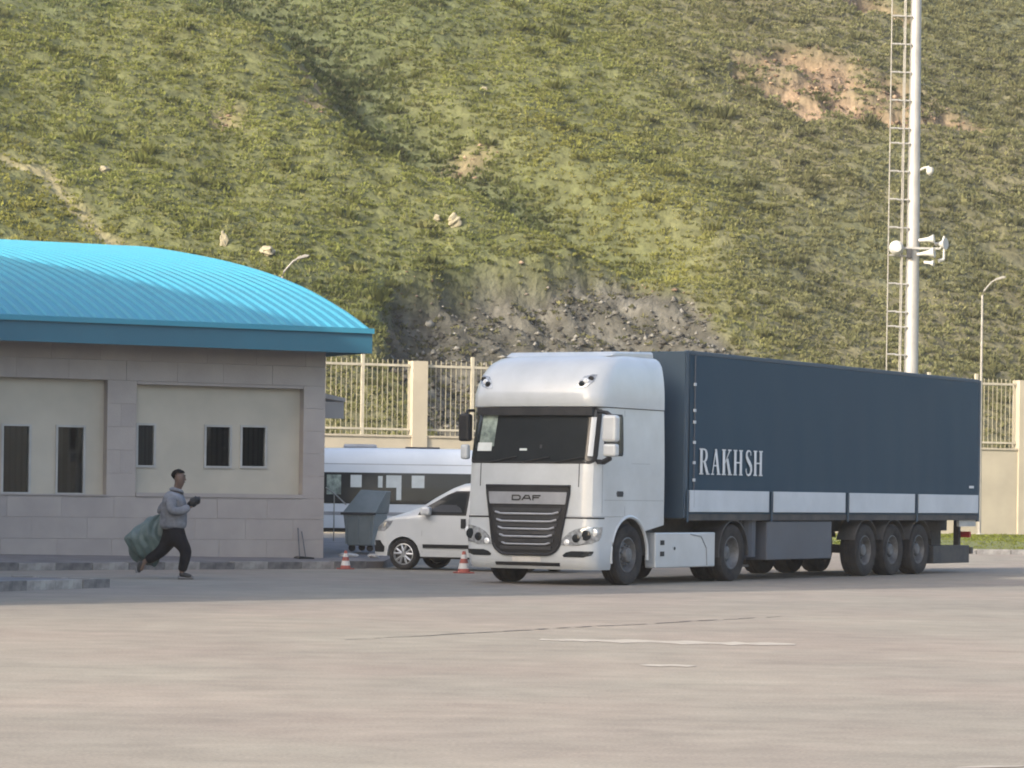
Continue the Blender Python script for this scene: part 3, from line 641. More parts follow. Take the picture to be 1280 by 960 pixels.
# ------------------------------------------------------------------ wheels
def wheel_meshes(r, w, rim_r, truck=True, rim_m='rim', dish=.05):
    t = MB(); hw = w/2
    t.lathe([(rim_r, -hw*.8), (rim_r+.03, -hw*.92), (r-.06, -hw), (r-.015, -hw*.9), (r, -hw*.7), (r, -hw*.28), (r-.012, -hw*.25), (r-.012, -hw*.18), (r, -hw*.15), (r, hw*.15), (r-.012, hw*.18), (r-.012, hw*.25), (r, hw*.28), (r, hw*.7), (r-.015, hw*.9), (r-.06, hw), (rim_r+.03, hw*.92), (rim_r, hw*.8)], 36)
    tm = t.mesh('wheel', M['tyre'], smooth=35)
    m = MB()
    if truck:
        m.lathe([(rim_r+.008, hw*.80), (rim_r-.015, hw*.84), (rim_r-.04, hw*.5), (rim_r-.07, hw*.15), (.17, hw*.15+dish), (.13, hw*.15+dish), (.115, hw*.62+dish), (.09, hw*.72+dish), (0, hw*.72+dish)], 32)
        for k in range(10):
            a_ = 2*math.pi*k/10; m.lathe([(.018, 0), (.018, .04), (0, .045)], 6, 'y', (.16*math.cos(a_), hw*.15+dish, .16*math.sin(a_)))
    else:
        m.lathe([(rim_r+.006, hw*.8), (rim_r-.012, hw*.86), (rim_r-.025, hw*.5)], 32)
        m.lathe([(.055, hw*.5), (.055, hw*.72), (0, hw*.74)], 16)
        for k in range(5):
            a_ = 2*math.pi*k/5
            for da in (-.16, .16):
                c_, s_ = math.cos(a_+da*.6), math.sin(a_+da*.6); e_, d_ = math.cos(a_+da*1.7), math.sin(a_+da*1.7)
                m.tube([(.045*c_, hw*.66, .045*s_), ((rim_r-.015)*e_, hw*.62, (rim_r-.015)*d_)], [.026, .022], 6)
    rm = m.mesh('rim', M[rim_m], smooth=35)
    bk = None
    if not truck:
        bk = MB().lathe([(rim_r-.02, hw*.2), (0, hw*.2)], 24).mesh('brake', M['chassis'])
    return tm, rm, bk
TW = wheel_meshes(.505, .31, .292); TWR = wheel_meshes(.505, .31, .292, dish=-.06); TT = wheel_meshes(.50, .36, .285, dish=.0)
def put_wheel(ms, parent, s, t, z, rot=0):
    """t>0 side faces +t; vehicle-local y is -t"""
    o = link_copy(ms[0], 'wheel', parent, (s, -t, z), math.pi if t > 0 else 0)
    o.rotation_euler = (0, random.uniform(0, 6), math.pi if t > 0 else 0)
    link_copy(ms[1], 'rim', o)
    if ms[2]: link_copy(ms[2], 'brake_disc', o)
    return o
XF = lambda s, t, z: (s, -t, z)

# ------------------------------------------------------------------ tractor unit
TH = 1.0402; TX, TY = .2382, 52.0783
tr = thing('truck_tractor', 'white high-roof truck tractor with black grille facing the camera', 'truck', (TX, TY, 0), TH)
def interp(z, zs, vs_): return float(np.interp(z, zs, vs_))
CW = 1.235
def make_surf(zs, s0s, ws, rs, bow=.07, rear=2.53):
    def surf(u, z):
        s0 = interp(z, zs, s0s); W = interp(z, zs, ws); r = interp(z, zs, rs)
        sg = 1 if u >= 0 else -1; q = abs(u)*W/CW; fl = W-r; al = r*math.pi/2
        def fr(t): return s0+bow*(t/CW)**2
        if q <= fl: return (fr(q), sg*q, z)
        if q <= fl+al:
            a_ = (q-fl)/r; return (fr(fl)+r*(1-math.cos(a_)), sg*(fl+r*math.sin(a_)), z)
        return (min(fr(fl)+r+(q-fl-al), rear), sg*W, z)
    return surf
lower = make_surf([.26, .34, .5, .8, 1.1, 1.6, 2.0, 2.5, 2.97], [.12, .05, .015, 0, .02, .04, .06, .17, .29], [1.19, 1.22, 1.235, 1.235, 1.235, 1.235, 1.235, 1.225, 1.21], [.22]*9)
upper = make_surf([2.93, 3.0, 3.12, 3.35, 3.55, 3.68, 3.77, 3.83, 3.86], [.12, .10, .10, .18, .32, .50, .72, 1.05, 1.5], [1.235, 1.235, 1.235, 1.225, 1.20, 1.17, 1.12, 1.03, .9], [.24, .26, .28, .32, .34, .34, .34, .34, .3], bow=.10, rear=2.50)
def cab_shell(name, surf, zs, uf, m, cap=False, parent=tr, nu=64, off=0):
    b = MB(); v = []; f = []
    for z in zs:
        ue = uf(z); v += [surf(-ue+2*ue*i/nu, z) for i in range(nu+1)]
    n_ = nu+1
    for k in range(len(zs)-1): f += [(k*n_+i, k*n_+i+1, (k+1)*n_+i+1, (k+1)*n_+i) for i in range(nu)]
    for k in range(len(zs)-1): f.append((k*n_, (k+1)*n_, (k+1)*n_+nu, k*n_+nu))
    f.append(tuple(range(n_))); f.append(tuple((len(zs)-1)*n_+i for i in range(n_)))
    b.add(v, f); return b.build(name, m, parent, XF, smooth=32)
def side_u(s, z=1.5): # perimeter coordinate of side position s
    s0 = lower(1.0, z)[0]; W = 1.235; return None
def u_of_s(surf, s, z):
    lo_, hi_ = .9, 5.0
    for _ in range(40):
        m_ = (lo_+hi_)/2
        if surf(m_, z)[0] < s: lo_ = m_
        else: hi_ = m_
    return hi_
ARX, ARZ, ARR = 1.32, .50, .64
UEND = 4.2
zlow = [.26, .32, .40, .5, .6, .7, .8, .9, 1.0, 1.06, 1.10, 1.135]
def arch_u(z):
    d_ = ARR*ARR-(z-ARZ)**2; return u_of_s(lower, ARX-math.sqrt(max(d_, 0)), z)
bumper = cab_shell('bumper', lower, zlow, arch_u, M['white'])
cab = cab_shell('cab_shell', lower, [1.14, 1.25, 1.4, 1.6, 1.8, 2.0, 2.2, 2.4, 2.6, 2.8, 2.93], lambda z: UEND, M['white'])
fair = cab_shell('roof_fairing', upper, [2.945, 2.97, 3.0, 3.06, 3.12, 3.2, 3.3, 3.4, 3.5, 3.6, 3.68, 3.73, 3.77, 3.81, 3.84, 3.86], lambda z: UEND, M['white'])
# rear lower side panels behind the arch
for sg in (1, -1):
    b = MB(); pts = [(2.53, 1.139), (2.53, 1.0)]
    for i in range(10):
        a_ = math.radians(38+(83-38)*i/9); s_, z_ = ARX+ARR*math.cos(a_), ARZ+ARR*math.sin(a_)
        if z_ < 1.137: pts.append((s_, z_))
    pts.append((ARX+.06, 1.139))
    b.prism([(s_, z_) for s_, z_ in pts], 'y', sg*1.10, sg*1.235); b.build('side_panel', M['white'], tr, lambda s, t, z: (s, -t, z))
    # arch lip and liner
    b = MB(); b.tube([(ARX+ARR*math.cos(R(a_)), sg*1.225, ARZ+ARR*math.sin(R(a_))) for a_ in range(-8, 200, 8)], .03, 6); b.build('arch_lip', M['white'], tr, XF)
    b = MB(); v = []; f = []
    for i, a_ in enumerate(range(0, 181, 10)): v += [(ARX+.625*math.cos(R(a_)), sg*1.2, ARZ+.625*math.sin(R(a_))), (ARX+.625*math.cos(R(a_)), sg*.75, ARZ+.625*math.sin(R(a_)))]
    for i in range(18): f.append((2*i, 2*i+1, 2*i+3, 2*i+2))
    b.add(v, f).build('wheel_arch', M['chassis'], tr, XF)
MB().box(.5, 2.45, -1.05, 1.05, .55, 1.13).build('engine_block', M['chassis'], tr, XF)
# top spoiler on the fairing
MB().prism([(.95, 3.80), (1.15, 3.885), (2.47, 3.93), (2.49, 3.86), (2.49, 3.80)], 'y', -1.02, 1.02).build('roof_deflector', M['white'], tr, XF, bevel=.03)
# windscreen, surround, visor
def rrows(z0, z1, u0, u1, r=.1, n=5, tr_=0):
    """rows of a rounded rectangle; tr_ narrows the bottom"""
    rows = []
    for i in range(n+1):
        a_ = math.pi/2*i/n; dz = r*(1-math.sin(a_)); du = r*(1-math.cos(a_))
        rows.append((z0+r*(1-math.cos(a_)), r*(1-math.sin(a_))))
    rows = [(z, d) for z, d in rows]
    tops = [(z1-(z-z0), d) for z, d in rows][::-1]
    mids = [(z0+r+(z1-z0-2*r)*i/6, 0) for i in range(1, 6)]
    out = []
    for z, d in rows+mids+tops:
        k_ = tr_*(1-(z-z0)/(z1-z0)); out.append((z, u0+d+k_, u1-d-k_))
    return out
MB().patch(lower, rrows(2.00, 2.93, -1.24, 1.24, .14), 24, .004, .0).build('windscreen_seal', M['black'], tr, XF, smooth=40)
ws = MB().patch(lower, rrows(2.04, 2.92, -1.19, 1.19, .12), 24, .012, .006).build('windscreen', M['lensdark'], tr, XF, smooth=40)
# what the screen shows: pale papers and a bright dashboard strip behind glass, with a painted reflection
def onscreen(name, u0, u1, z0, z1, m, parent, off=.016, surf=lower): return MB().patch(surf, [(z0, u0, u1), ((z0+z1)/2, u0, u1), (z1, u0, u1)], 6, off, .003).build(name, m, parent, XF)
M['reflect'] = mat('pale_green_reflection', (.28, .34, .29), .6, col2=(.09, .12, .11), scale=5, lo=.4, hi=.6)  # reflections on glass, put into a pale green colour
onscreen('curtain', -1.02, -.72, 2.28, 2.80, M['reflect'], ws); onscreen('paper', -1.04, -.76, 2.20, 2.34, M['paper'], ws, .018)  # first patch is a reflection painted on the windscreen
onscreen('permit_card', -.20, -.06, 2.21, 2.245, M['paper'], ws)
onscreen('permit_card', .18, .22, 2.25, 2.31, M['darkgrey'], ws)
onscreen('pillar_deflector', 1.075, 1.15, 2.12, 2.76, M['white'], tr, .04, lower)
onscreen('pillar_gap', 1.15, 1.225, 2.04, 2.9, M['black'], tr, .014, lower)
vis = MB(); v = []; f = []
for i in range(21):
    u = -1.12+2.24*i/20; p = lower(u, 2.95); v += [(p[0]-.16, p[1], 2.93), (p[0]-.13, p[1], 2.80), (p[0]-.10, p[1], 2.80), (p[0]+.02, p[1], 2.94)]
for i in range(20): f += [(4*i+j, 4*i+(j+1) % 4, 4*i+4+(j+1) % 4, 4*i+4+j) for j in range(4)]
f += [(0, 1, 2, 3), (80, 83, 82, 81)]
vis.add(v, f).build('sun_visor', M['darkgrey'], tr, XF)
# wipers
for k in range(3):
    t0 = -.75+.62*k; p = lower(t0, 2.02); q = lower(t0+.52, 2.10)
    MB().tube([(p[0]-.03, p[1], 2.02), (q[0]-.035, q[1], 2.11)], .012, 5).build('wiper', M['black'], tr, XF)
# grille: frame, badge panel, slats
def grille_rows(z0, z1, wtop, wbot, r, n=8):
    rows = []
    for i in range(n+1):
        a_ = math.pi/2*i/n; z = z0+r*(1-math.cos(a_)); w_ = wbot-r*(1-math.sin(a_))*1.2+(wtop-wbot)*(z-z0)/(z1-z0); rows.append((z, -w_, w_))
    for i in range(1, 9):
        z = z0+r+(z1-z0-r)*i/8; w_ = wbot+(wtop-wbot)*(z-z0)/(z1-z0); rows.append((z, -w_, w_))
    return rows
gr = MB().patch(lower, grille_rows(.50, 1.63, .80, .60, .2), 16, .012, .02).build('grille', M['black'], tr, XF, smooth=40)
# raised frame round the opening
fr_rows = grille_rows(.50, 1.63, .80, .60, .2)
pth = []
for z, a_, b_ in fr_rows: p = lower(b_, z); pth.append((p[0]-.02, p[1], p[2]))
for z, a_, b_ in fr_rows[::-1]: p = lower(a_, z); pth.append((p[0]-.02, p[1], p[2]))
pth.append(pth[0]); MB().tube(pth, .024, 6, False).build('grille_frame', M['black'], gr, XF, smooth=50)
onb = MB().patch(lower, [(1.33, -.71, .71), (1.36, -.725, .725), (1.50, -.74, .74), (1.53, -.74, .74)], 12, .03, .02).build('badge_panel', M['silver'], gr, XF, smooth=40)
for k in range(5):
    z = 1.17-.125*k; w_ = .60-.035*k; b = MB(); path = []
    for i in range(13):
        u = -w_+2*w_*i/12; p = lower(u, z); e = abs(u)/w_; path.append((p[0]-.05+.03*max(0, (e-.8)/.2), u, z+.03*max(0, (e-.82)/.18)))
    b.tube(path, .020 if k < 4 else .017, 6).build('grille_slat', M['silver'], gr, XF, smooth=50)
for k in range(6):
    z = 1.235-.125*k; w_ = .64-.032*k
    MB().patch(lower, [(z-.03, -w_, w_), (z+.03, -w_-.01, w_+.01)], 8, .035, .02).build('grille_bar', M['darkgrey'], gr, XF)
# badge letters D A F in wide strokes
def stroke(mb, pts, w, fpt, th=.004):
    for (x0, y0), (x1, y1) in zip(pts[:-1], pts[1:]):
        d = Vector((x1-x0, y1-y0)); d.normalize(); nn_ = Vector((-d.y, d.x))*w/2; e = d*w*.35
        q = [(x0-e.x+nn_.x, y0-e.y+nn_.y), (x0-e.x-nn_.x, y0-e.y-nn_.y), (x1+e.x-nn_.x, y1+e.y-nn_.y), (x1+e.x+nn_.x, y1+e.y+nn_.y)]
        v = [fpt(x, y, 0) for x, y in q]+[fpt(x, y, th) for x, y in q]
        mb.add(v, [(0, 1, 2, 3), (4, 7, 6, 5), (0, 4, 5, 1), (1, 5, 6, 2), (2, 6, 7, 3), (3, 7, 4, 0)])
def front_pt(u, z, h): p = lower(u, z); return (p[0]-.034-h, p[1], p[2])
for st in ([[(-.27, 1.40), (-.15, 1.40), (-.12, 1.415), (-.12, 1.455), (-.15, 1.47), (-.27, 1.47), (-.27, 1.40)]], [[(-.08, 1.40), (-.02, 1.47), (.045, 1.47), (.08, 1.40)], [(-.05, 1.425), (.06, 1.425)]], [[(.125, 1.40), (.125, 1.47), (.26, 1.47)], [(.125, 1.437), (.23, 1.437)]]):
    b = MB()
    for s_ in st: stroke(b, s_, .022, front_pt)
    b.build('badge_letter', M['black'], onb, XF)
# front seams, headlamps, fog lamps, plate
for sg in (1, -1):
    MB().patch(lower, [(1.10, *sorted((sg*.72, sg*1.5))), (1.125, *sorted((sg*.72, sg*1.5)))], 8, .006, .01).build('bumper_seam', M['black'], tr, XF)
    MB().patch(lower, [(1.62, *sorted((sg*.93, sg*.945))), (2.0, *sorted((sg*.93, sg*.945)))], 2, .003, .004).build('front_seam', M['darkgrey'], tr, XF)
    rows = [(.66, .66, .95), (.69, .64, 1.18), (.74, .66, 1.33), (.80, .72, 1.40), (.87, .80, 1.43), (.93, .92, 1.44), (.97, 1.10, 1.44)]
    rows = [(z, *sorted((sg*a_, sg*b_))) for z, a_, b_ in rows]
    h_ = MB().patch(lower, rows, 10, .012, .02).build('headlight', M['lens'], tr, XF, smooth=40)
    for (u_, z_, r_, m_) in ((.93, .78, .07, 'lensdark'), (1.10, .83, .085, 'lensdark'), (1.24, .88, .06, 'lensw'), (.76, .71, .05, 'lensw')):
        p = lower(sg*u_, z_); MB().lathe([(0, -.012), (r_*.7, -.010), (r_, 0), (r_, .03)], 14, 'x', (p[0]-.018, p[1], z_)).build('bulb_reflector', M[m_], h_, XF, smooth=50)
    rows = [(.47, .70, 1.05), (.50, .68, 1.18), (.545, .74, 1.22), (.57, .84, 1.22)]
    MB().patch(lower, [(z, *sorted((sg*a_, sg*b_))) for z, a_, b_ in rows], 6, .008, .02).build('fog_lamp', M['lensdark'], tr, XF)
    rows = [(3.24, .80, .90), (3.28, .80, 1.02), (3.36, .84, 1.10), (3.44, .92, 1.13), (3.47, 1.05, 1.13)]
    h_ = MB().patch(upper, [(z, *sorted((sg*a_, sg*b_))) for z, a_, b_ in rows], 6, .008, .02).build('roof_lamp', M['lens'], tr, XF, smooth=40)
    for (u_, z_, r_, m_) in ((.90, 3.31, .055, 'lensdark'), (1.04, 3.40, .05, 'black'), (.97, 3.36, .045, 'lensw')):
        p = upper(sg*u_, z_); MB().lathe([(0, -.012), (r_*.7, -.010), (r_, 0), (r_, .03)], 12, 'x', (p[0]-.012, p[1], z_)).build('bulb_reflector', M[m_], h_, XF)
    # side window, door seams, handle
    sd_ = (lambda sg: (lambda s, z: (s, sg*(lower(3, z)[1]), z)))(sg)
    rows = [(2.14, .72, 1.02), (2.17, .46, 1.05), (2.25, .40, 1.06), (2.5, .41, 1.06), (2.78, .45, 1.06), (2.83, .48, 1.03)]
    win = MB().patch(sd_, rows, 6, .006, .01).build('side_window_seal', M['black'], tr, XF)
    rows = [(2.19, .74, .99), (2.22, .50, 1.01), (2.5, .45, 1.02), (2.75, .49, 1.02), (2.79, .52, 1.0)]
    MB().patch(sd_, rows, 6, .010, .002).build('side_window', M['lensdark'], win, XF)
    for (a_, b_, c_, d_) in ((1.12, 1.135, 1.16, 2.9), (.42, 2.5, 1.405, 1.415), (1.15, 2.5, 1.72, 1.725) if 0 else (.34, .352, 1.2, 2.1), (1.35, 2.0, 2.02, 2.027)):
        MB().patch(sd_, [(c_, a_, b_), (d_, a_, b_)], 2, .002, .002).build('door_seam', M['silver'], tr, XF)
    MB().patch(sd_, [(1.47, .86, 1.04), (1.53, .84, 1.06), (1.56, .86, 1.04)], 4, .012, .01).build('door_handle', M['darkgrey'], tr, XF)
    onscreen('fairing_seam', *sorted((sg*1.6, sg*4.1)), 2.932, 2.944, M['black'], tr, .002, lower)
    # steps behind the bumper
    MB().box(.36, .74, *sorted((sg*.95, sg*1.20)), .30, .36).box(.36, .78, *sorted((sg*.95, sg*1.222)), .66, .69).build('cab_step', M['darkgrey'], tr, XF)
    # mirrors
    if sg > 0:
        mr_ = MB().box(.04, .22, 1.37, 1.63, 2.36, 2.80).build('mirror', M['white'], tr, XF, bevel=.05)
        MB().box(.215, .23, 1.39, 1.61, 2.39, 2.77).build('mirror_glass', M['chrome'], mr_, XF)
        MB().box(.06, .22, 1.38, 1.62, 2.12, 2.33).build('mirror', M['white'], tr, XF, bevel=.04)
        MB().tube([(.24, 1.20, 2.86), (.16, 1.40, 2.84), (.14, 1.5, 2.78)], .035, 6).build('mirror_arm', M['black'], tr, XF)
        MB().tube([(.24, 1.21, 2.04), (.14, 1.36, 2.03), (.12, 1.5, 2.1)], .045, 6).build('mirror_arm', M['black'], tr, XF)
    else:   # far mirror stands close to the pillar
        mr_ = MB().box(-.02, .14, -1.33, -1.13, 2.36, 2.82).build('mirror', M['black'], tr, XF, bevel=.04)
        MB().box(.137, .15, -1.31, -1.15, 2.39, 2.79).build('mirror_glass', M['chrome'], mr_, XF)
        MB().box(.0, .14, -1.30, -1.16, 2.06, 2.31).build('mirror', M['white'], tr, XF, bevel=.04)
        MB().tube([(.24, -1.18, 2.88), (.10, -1.22, 2.87), (.06, -1.22, 2.80)], .03, 6).build('mirror_arm', M['black'], tr, XF)
    # side skirt with tank behind
    sk = MB().box(2.26, 4.50, *sorted((sg*1.02, sg*1.225)), .27, .87).build('side_skirt', M['white'], tr, XF, bevel=.02)
    MB().box(2.43, 2.57, *sorted((sg*1.227, sg*1.235)), .66, .74).build('step_recess', M['black'], sk, XF)
    MB().box(2.43, 2.57, *sorted((sg*1.227, sg*1.235)), .47, .55).build('step_recess', M['black'], sk, XF)
    MB().lathe([(0, 0), (.03, .004)], 12, 'y', (2.95, sg*1.23, .6)).build('filler_cap', M['black'], sk, XF)
    MB().tube([(3.55, sg*1.226, .84), (3.95, sg*1.228, .80), (4.15, sg*1.228, .6), (4.18, sg*1.228, .30)], .012, 5).build('skirt_seam', M['silver'], sk, XF)
    # rear mudguard over the drive wheel
    b = MB(); v = []; f = []
    for i, a_ in enumerate(range(-5, 191, 12)):
        for r_, t_ in ((.60, .68), (.60, 1.24), (.57, 1.24), (.57, .68)): v.append((5.2+r_*math.cos(R(a_)), sg*t_, .5+r_*math.sin(R(a_))))
    for i in range(16): f += [(4*i+j, 4*i+(j+1) % 4, 4*i+4+(j+1) % 4, 4*i+4+j) for j in range(4)]
    b.add(v, f).build('mudguard', M['darkgrey'], tr, XF, smooth=40)
    put_wheel(TW, tr, ARX, sg*1.07, .505); put_wheel(TWR, tr, 5.2, sg*1.07, .505); put_wheel(TWR, tr, 5.2, sg*.72, .505)
    MB().box(1.0, 5.9, *sorted((sg*.38, sg*.46)), .72, .98).build('chassis_rail', M['chassis'], tr, XF)
onscreen('number_plate', -.27, .27, .385, .47, M['conew'], tr, .014)
onscreen('lower_intake', -.62, .62, .315, .37, M['black'], tr, .004)
MB().box(5.1, 5.3, -1.0, 1.0, .42, .58).box(1.25, 1.4, -.9, .9, .4, .52).build('axle', M['chassis'], tr, XF)
MB().box(2.56, 2.75, -.9, .9, 1.0, 2.6).build('air_stack', M['darkgrey'], tr, XF)
MB().lathe([(0, 0), (.45, 0), (.45, .08), (0, .08)], 20, 'z', (4.75, 0, 1.0)).build('fifth_wheel', M['chassis'], tr, XF)

# ------------------------------------------------------------------ curtain trailer
tl = thing('semi_trailer', 'navy curtain-side semi-trailer lettered RAKHSH coupled behind the white tractor', 'trailer', (TX, TY, 0), TH)
S0, S1, HW = 3.22, 16.60, 1.27
MB().box(S0, S1, -HW+.06, HW-.06, 1.10, 1.20).box(S0+.05, S1, -.55, -.42, .85, 1.10).box(S0+.05, S1, .42, .55, .85, 1.10).build('load_bed', M['chassis'], tl, XF)
MB().box(S0-.03, S0+.05, -HW+.01, HW-.01, 1.12, 3.97).build('front_wall', M['navyd'], tl, XF)
MB().box(S0, S1-.02, -HW+.03, HW-.03, 3.94, 3.985).build('roof_cover', M['navy'], tl, XF, bevel=.02)
for sg in (1, -1):
    MB().box(S0, S0+.12, *sorted((sg*(HW-.05), sg*(HW+.004))), 1.12, 4.0).build('corner_post', M['navyd'], tl, XF, bevel=.015)
    MB().box(S1-.10, S1, *sorted((sg*(HW-.05), sg*(HW+.004))), 1.05, 3.98).build('corner_post', M['navyd'], tl, XF)
    MB().box(S0+.12, S1-.1, *sorted((sg*(HW-.04), sg*(HW+.012))), 3.93, 4.0).build('curtain_rail', M['navyd'], tl, XF, bevel=.01)
    MB().box(S0+.12, S1-.1, *sorted((sg*(HW-.06), sg*HW)), 1.08, 1.185).build('side_rail', M['chassis'], tl, XF)
    NS, NZ = 160, 16; v = []; f = []
    for i in range(NS+1):
        s_ = S0+.13+(S1-.11-S0-.13)*i/NS
        for j in range(NZ+1):
            z = 1.19+(3.93-1.19)*j/NZ; e = math.sin(math.pi*j/NZ)
            w_ = .010*e*math.sin(s_*2.1+.4*math.sin(z*1.2))+.006*e*math.sin(s_*5.3+1.3*z)+.004*math.sin(s_*9.7)*(1-j/NZ)+.016*e*math.sin((s_-S0)/3.35*math.pi)**2
            v.append((s_, sg*(HW+.002+w_*.8), z))
    for i in range(NS): f += [(i*(NZ+1)+j, i*(NZ+1)+j+1, (i+1)*(NZ+1)+j+1, (i+1)*(NZ+1)+j) for j in range(NZ)]
    cu = MB().add(v, f).build('curtain', M['navy'], tl, XF, smooth=True)
    for k in range(4):
        a_ = 3.36+3.325*k; MB().box(a_, a_+3.13, *sorted((sg*(HW+.015), sg*(HW+.032))), 1.225, 1.60).build('side_board', M['board'], tl, XF, bevel=.006)
        MB().box(a_-.10, a_-.045, *sorted((sg*(HW+.018), sg*(HW+.034))), 1.05, 1.60).build('strap', M['navyd'], tl, XF)
    pole_ = MB().tube([(S0+.30, sg*(HW+.022), 1.3), (S0+.30, sg*(HW+.022), 3.92)], .012, 6).build('tension_pole', M['toolbox'], tl, XF)
    for zq in (1.75, 2.05, 2.4, 2.75, 2.95, 3.4):
        MB().box(S0+.26, S0+.33, *sorted((sg*(HW+.014), sg*(HW+.035))), zq, zq+.05).build('buckle', M['board'], pole_, XF)
    # tool box and pallet box, landing leg, side guard
    MB().box(6.55, 9.35, *sorted((sg*.75, sg*1.235)), .36, 1.06).build('tool_box', M['toolbox'], tl, XF, bevel=.015)
    MB().tube([(6.18, sg*1.0, .42), (6.18, sg*1.0, 1.1)], .17, 14).build('air_tank', M['toolbox'], tl, XF)
    MB().box(5.95, 6.06, *sorted((sg*.9, sg*1.0)), .28, 1.08).box(5.88, 6.13, *sorted((sg*.82, sg*1.08)), .24, .28).build('landing_leg', M['chassis'], tl, XF)
    for s_ in (10.95, 12.26, 13.57):
        put_wheel(TT, tl, s_, sg*1.06, .50)
    b = MB(); v = []; f = []
    for q_, s_ in enumerate((10.95, 12.26, 13.57)):
        o_ = len(v)
        for a_ in range(20, 161, 10):
            for r_, t_ in ((.60, .86), (.60, 1.24), (.585, 1.24), (.585, .86)): v.append((s_+r_*math.cos(R(a_)), sg*t_, .5+r_*math.sin(R(a_))))
        for i in range(14): f += [(o_+4*i+j, o_+4*i+(j+1) % 4, o_+4*i+4+(j+1) % 4, o_+4*i+4+j) for j in range(4)]
    b.add(v, f).build('mudguard', M['chassis'], tl, XF, smooth=40)
    MB().box(16.40, 16.498, *sorted((sg*.78, sg*.90)), .53, 1.098).build('lamp_bracket', M['chassis'], tl, XF)
    MB().box(16.5, 16.58, *sorted((sg*.75, sg*1.1)), .72, .84).build('rear_lamp', M['red'], tl, XF)
    MB().box(15.6, 16.5, *sorted((sg*1.18, sg*1.235)), .95, 1.078).build('rear_marker_plate', M['lampwhite'], tl, XF)
MB().box(10.85, 11.05, -1, 1, .44, .56).box(12.16, 12.36, -1, 1, .44, .56).box(13.47, 13.67, -1, 1, .44, .56).build('axle', M['chassis'], tl, XF)
MB().box(16.35, 16.45, -1.2, 1.2, .38, .52).box(15.9, 16.4, -.5, -.42, .45, .9).box(15.9, 16.4, .42, .5, .45, .9).build('rear_bumper', M['chassis'], tl, XF)
MB().box(14.4, 16.3, .75, 1.18, .20, .56).build('pallet_carrier', M['chassis'], tl, XF, bevel=.01)
for k in (-1, 1): MB().box(S1-.02, S1+.03, *sorted((k*.01, k*1.2)), 1.2, 3.92).build('rear_door', M['navyd'], tl, XF)
# serif lettering RAKHSH on the near curtain
def side_pt(s, z, h): return (s, HW+.030+h, z)
def LB(mb, pts): # filled polygon
    v = [side_pt(x, y, 0) for x, y in pts]+[side_pt(x, y, .003) for x, y in pts]; n_ = len(pts)
    mb.add(v, [tuple(range(n_)), tuple(range(2*n_-1, n_-1, -1))]+[(i, (i+1) % n_, n_+(i+1) % n_, n_+i) for i in range(n_)])
LZ, LH, LWD = 1.875, .45, .385
def rect(mb, x0, x1, y0, y1): LB(mb, [(x0, y0), (x1, y0), (x1, y1), (x0, y1)])
def stem(mb, x, w=.09): rect(mb, x, x+w, LZ, LZ+LH); rect(mb, x-.03, x+w+.03, LZ-.001, LZ+.022); rect(mb, x-.03, x+w+.03, LZ+LH-.022, LZ+LH+.001)
def arcstroke(mb, pts, ws_):
    L_, R_ = [], []
    for i, (x, y) in enumerate(pts):
        a_ = pts[max(i-1, 0)]; b_ = pts[min(i+1, len(pts)-1)]; d = Vector((b_[0]-a_[0], b_[1]-a_[1])).normalized(); L_.append((x-d.y*ws_[i]/2, y+d.x*ws_[i]/2)); R_.append((x+d.y*ws_[i]/2, y-d.x*ws_[i]/2))
    for i in range(len(pts)-1): LB(mb, [L_[i], R_[i], R_[i+1], L_[i+1]])
def letter(ch, x):
    b = MB(); w = LWD
    if ch == 'R':
        stem(b, x+.03); c = LZ+LH*.74; r = LH*.235
        arcstroke(b, [(x+.09, LZ+LH-.014)]+[(x+.17+.105*math.sin(a_), c+r*math.cos(a_)) for a_ in np.linspace(0, math.pi, 11)]+[(x+.09, LZ+LH*.5)], [.022, .024, .03, .045, .06, .07, .075, .07, .06, .045, .03, .024, .022])
        LB(b, [(x+.15, LZ+LH*.5), (x+.23, LZ+LH*.5), (x+w-.02, LZ), (x+w-.11, LZ)]); rect(b, x+w-.12, x+w+.01, LZ-.001, LZ+.02)
    if ch == 'A':
        m_ = x+w*.5; LB(b, [(x+.045, LZ), (x+.075, LZ), (m_+.005, LZ+LH), (m_-.02, LZ+LH)]); LB(b, [(x+w-.125, LZ), (x+w-.04, LZ), (m_+.03, LZ+LH), (m_-.04, LZ+LH)])
        rect(b, x+.11, x+w-.12, LZ+LH*.33, LZ+LH*.33+.024); rect(b, x+.01, x+.12, LZ-.001, LZ+.02); rect(b, x+w-.15, x+w-.005, LZ-.001, LZ+.02)
    if ch == 'K':
        stem(b, x+.03); LB(b, [(x+.105, LZ+LH*.40), (x+.105, LZ+LH*.46), (x+w-.06, LZ+LH-.01), (x+w-.10, LZ+LH-.01)]); LB(b, [(x+.17, LZ+LH*.60), (x+.24, LZ+LH*.66), (x+w-.02, LZ), (x+w-.12, LZ)])
        rect(b, x+w-.15, x+w-.02, LZ+LH-.022, LZ+LH+.001); rect(b, x+w-.15, x+w+.01, LZ-.001, LZ+.02)
    if ch == 'H':
        stem(b, x+.03, .085); stem(b, x+w-.13, .085); rect(b, x+.10, x+w-.125, LZ+LH*.5-.012, LZ+LH*.5+.012)
    if ch == 'S':
        pts = [(.255, .80), (.245, .93), (.19, .985), (.12, .97), (.075, .88), (.08, .74), (.13, .62), (.20, .50), (.265, .37), (.275, .21), (.235, .07), (.165, .015), (.095, .05), (.06, .17), (.055, .28)]
        arcstroke(b, [(x+.02+p[0]*.95, LZ+p[1]*LH) for p in pts], [.02, .022, .026, .04, .06, .075, .082, .085, .082, .072, .055, .035, .026, .022, .02])
    return b
xx = 3.70
